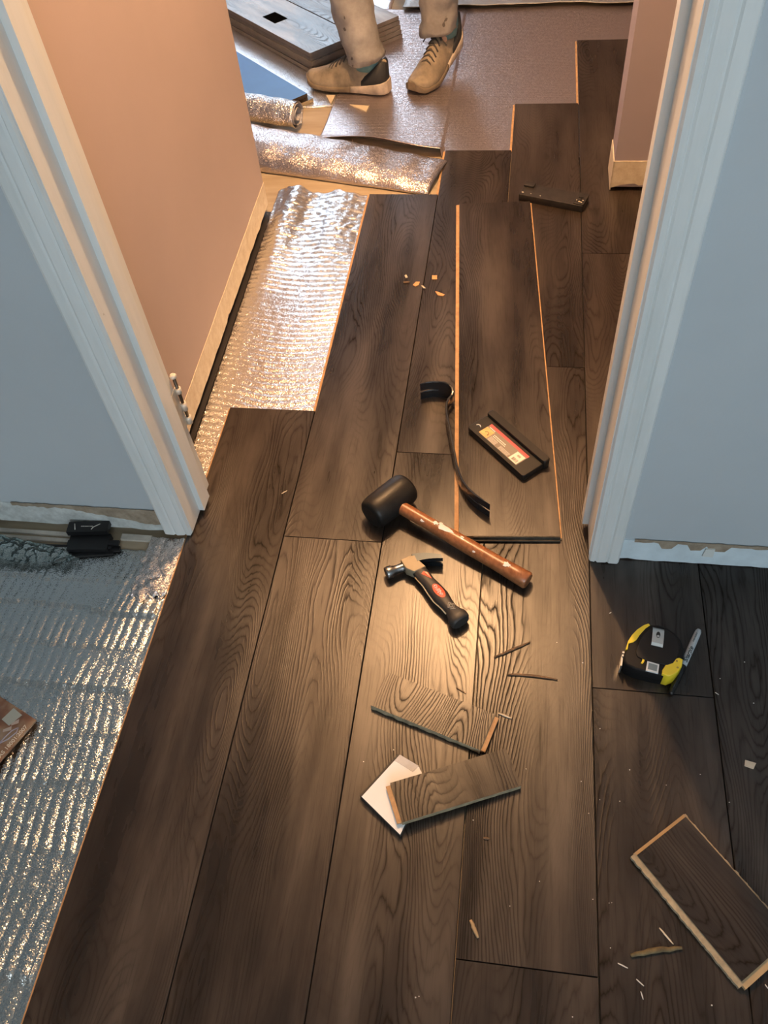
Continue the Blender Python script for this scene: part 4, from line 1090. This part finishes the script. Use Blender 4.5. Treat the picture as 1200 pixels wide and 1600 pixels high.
def shoe(toe, heel, lift_heel, z0):
    """toe and heel points on the floor plan; returns frame fn"""
    T = Vector((*toe, 0)); Hh = Vector((*heel, 0)); L_ = (Hh - T).length; d_ = (Hh - T).normalized(); s_ = Vector((-d_.y, d_.x, 0))
    def base(t): # sole height along the length
        k = max(0, (t - .28) / .72); return z0 + lift_heel * k ** 1.25 + .012 * max(0, (.12 - t) / .12) ** 2
    def P(t, s, z): return T + d_ * (t * L_ * (1 - .08 * (lift_heel > .02))) + s_ * s + Z * (base(t) + z)
    W_ = [(0, .010), (.02, .024), (.06, .034), (.12, .041), (.22, .047), (.34, .049), (.46, .044), (.58, .038), (.70, .036), (.82, .036), (.92, .034), (.97, .027), (1.0, .012)]
    def wd(t):
        for i in range(len(W_) - 1):
            if W_[i][0] <= t <= W_[i + 1][0]:
                f = (t - W_[i][0]) / (W_[i + 1][0] - W_[i][0]); f = f * f * (3 - 2 * f) if 0 else f; return W_[i][1] + f * (W_[i + 1][1] - W_[i][1])
        return .012
    Hs = [(0, .030), (.03, .040), (.1, .050), (.2, .058), (.3, .070), (.4, .086), (.5, .102), (.58, .112), (.68, .108), (.8, .100), (.9, .102), (.97, .104), (1.0, .098)]
    def ht(t):
        for i in range(len(Hs) - 1):
            if Hs[i][0] <= t <= Hs[i + 1][0]:
                f = (t - Hs[i][0]) / (Hs[i + 1][0] - Hs[i][0]); return Hs[i][1] + f * (Hs[i + 1][1] - Hs[i][1])
        return .09
    ts = [0, .01, .025, .05, .08, .12, .17, .22, .28, .34, .4, .46, .52, .58, .64, .7, .76, .82, .88, .92, .95, .975, .99, 1.0]
    mb = MB(); rings = []
    for t in ts:
        r = []
        h_ = ht(t) ; w_ = wd(t)
        for k in range(24):
            q = 2 * pi * k / 24; cx, sz = cos(q), sin(q)
            top = sz > 0
            taper = 1 - (.38 if t > .35 else .20) * max(0, sz) ** 1.5
            x_ = w_ * (abs(cx) ** .75) * (1 if cx > 0 else -1) * (taper if top else .98)
            z_ = .018 + (h_ - .018) * (abs(sz) ** (.85)) if top else .018 - .010 * abs(sz) ** .6
            r.append(P(t, x_ * (1 + .03 * nz(t * 14, k * .5, 2)), z_))
        rings.append(r)
    mb.loft(rings); up = child_of(mb.build('shoe', SHOE), ps)
    mb = MB(); rings = []
    for t in ts:
        w_ = wd(t) + .004; hh = .018 + .022 * max(0, (t - .50) / .50) + .006 * max(0, (.1 - t) / .1)
        tt = -.012 + t * 1.03
        rings.append([P(tt, x_ * w_, z_) for x_, z_ in ((-.86, 0), (.86, 0), (1, .004), (1, hh - .003), (.94, hh), (-.94, hh), (-1, hh - .003), (-1, .004))])
    mb.loft(rings[:14], 0, True, True); so = child_of(mb.build('sole', SOLF), ps); so.parent = up; so['label'] = 'brown scuffed front of the sole'
    mb = MB(); mb.loft(rings[13:], 0, True, True); so = child_of(mb.build('heel_sole', SOLE), ps); so.parent = up; so['label'] = 'pale thick heel of the sole'
    mb = MB(); rings = []
    for t in (.72, .78, .84, .9, .95, .98, 1.003):
        top = ht(min(1, t)) * (.40 + .56 * min(1, (t - .70) / .24)); w_ = wd(min(1, t)) + .0022
        rings.append([P(t, x_ * w_, z_) for x_, z_ in ((-1.0, .024), (-.97, .024 + (top - .024) * .5), (-.80, top), (.80, top), (.97, .024 + (top - .024) * .5), (1.0, .024))])
    mb.loft(rings, 0, True, True); hp = child_of(mb.build('heel_panel', DARKP), ps); hp.parent = up
    mb = MB()
    for i in range(6):
        t = .30 + i * .05; w_ = wd(t) * .52; z_ = ht(t) + .0015
        mb.tube([P(t, -w_, z_ - .012), P(t + .012, -w_ * .5, z_ - .001), P(t + .02, 0, z_ + .003), P(t + .012, w_ * .5, z_ - .001), P(t, w_, z_ - .012)], .0028, n=6)
        mb.tube([P(t, -w_, z_ - .011), P(t + .03, 0, z_ + .004), P(t + .05, w_, z_ - .006)], .0022, n=6)
    mb.tube([P(.56, 0, .118), P(.53, .03, .112), P(.50, .045, .092)], .002, n=5); mb.tube([P(.56, 0, .118), P(.52, -.028, .108), P(.50, -.05, .098)], .002, n=5)
    lc = child_of(mb.build('laces', LACE), ps); lc.parent = up
    mb = MB(); ring1 = []
    for z_, rr in ((.070, .034), (.100, .039), (.125, .038), (.150, .036)):
        ring1.append([P(.76, rr * cos(2 * pi * k / 18), z_) + d_ * (rr * 1.25 * sin(2 * pi * k / 18)) for k in range(18)])
    mb.loft(ring1); child_of(mb.build('sock', SOCK), ps)
    return P
PL = shoe((-.105, 2.868), (.178, 2.790), .004, -.004)
PR = shoe((.262, 2.775), (.400, 3.020), .070, -.004)
ankL = PL(.76, 0, .095); ankR = PR(.74, 0, .095)
kneeL = Vector((.03, 2.80, .52)); kneeR = Vector((.36, 2.90, .53)); hipL = Vector((.10, 2.98, .90)); hipR = Vector((.28, 3.02, .90)); waist = Vector((.19, 3.03, 1.04))
# body: one continuous skinned surface
me = bpy.data.meshes.new('body'); V_ = [waist, hipL, kneeL, ankL, hipR, kneeR, ankR, PL(.4, 0, .045), PR(.4, 0, .045)]
Mi = Matrix.Translation(ps.location).inverted()
me.from_pydata([Mi @ v for v in V_], [(0, 1), (1, 2), (2, 3), (0, 4), (4, 5), (5, 6), (3, 7), (6, 8)], [])
ob = bpy.data.objects.new('body', me); col.objects.link(ob); ob.parent = ps
me.materials.append(simple('skin', (.55, .36, .27), .6))
sk = ob.modifiers.new('skin', 'SKIN'); ob.modifiers.new('sub', 'SUBSURF').levels = 1
for i, r in enumerate((.11, .08, .05, .030, .08, .05, .030, .02, .02)): me.skin_vertices[0].data[i].radius = (r, r)
me.skin_vertices[0].data[0].use_root = True
# trousers: one lofted tube per leg joined at the waist
def leg_tube(mb, ank, knee, hip, hem_z, hem_r, seed, back):
    rings = []; N_ = 46
    for i in range(N_ + 1):
        t = i / N_
        k0 = Vector((ank.x, ank.y, hem_z))
        c = k0.lerp(knee, min(1, t / .5)) if t < .5 else knee.lerp(hip, (t - .5) / .5)
        r = hem_r + (.072 - hem_r) * min(1, t / .45) if t < .5 else .072 + (.098 - .072) * (t - .5) * 2
        rr = []
        for k in range(36):
            q = 2 * pi * k / 36
            wr = 1 + .05 * sin(t * 60 + 2 * sin(q + seed)) * math.exp(-t * 9) + .10 * nz(cos(q) * 1.3 + seed, sin(q) * 1.3, t * 14) - .16 * abs(nz(cos(q) * 1.6 + seed, sin(q) * 1.6, t * 42)) * math.exp(-t * 3) + (.05 if i < 2 else 0) + .03
            p = c + Vector((cos(q) * r * wr, sin(q) * r * wr * 1.05, 0))
            if i == 0: p.z += .010 * sin(q + back) + .006 * nz(q, seed)
            rr.append(p)
        rings.append(rr)
    mb.loft(rings, 0, False)
mb = MB()
leg_tube(mb, ankL + Vector((-.004, .0, 0)), kneeL, hipL, .104, .060, 1, 1.0)
leg_tube(mb, ankR + Vector((-.020, -.01, 0)), kneeR, hipR, .128, .060, 5, 2.0)
rings = []
for z_, rx, ry in ((.80, .165, .10), (.88, .180, .12), (.98, .175, .12), (1.05, .160, .11)):
    rings.append([Vector((.19 + rx * cos(2 * pi * k / 36), 3.01 + ry * sin(2 * pi * k / 36), z_)) for k in range(36)])
mb.loft(rings, 0, True)
tr = child_of(mb.build('trousers', TR), ps); tr.modifiers.new('thick', 'SOLIDIFY').thickness = .002

# hallway ceiling lamp base (above the frame)
mb = MB(); mb.loft([[Vector((.43 + r * cos(2 * pi * k / 32), 1.92 + r * sin(2 * pi * k / 32), z)) for k in range(32)] for r, z in ((.05, 2.092), (.075, 2.105), (.08, 2.16))])
o = mb.build('ceiling_lamp', simple('lamp_base', (.8, .8, .78), .5)); fix_origin(o, (.43, 1.92, 2.16)); tag(o, 'white ceiling lamp base above the hallway, over the loose plank', 'lamp')
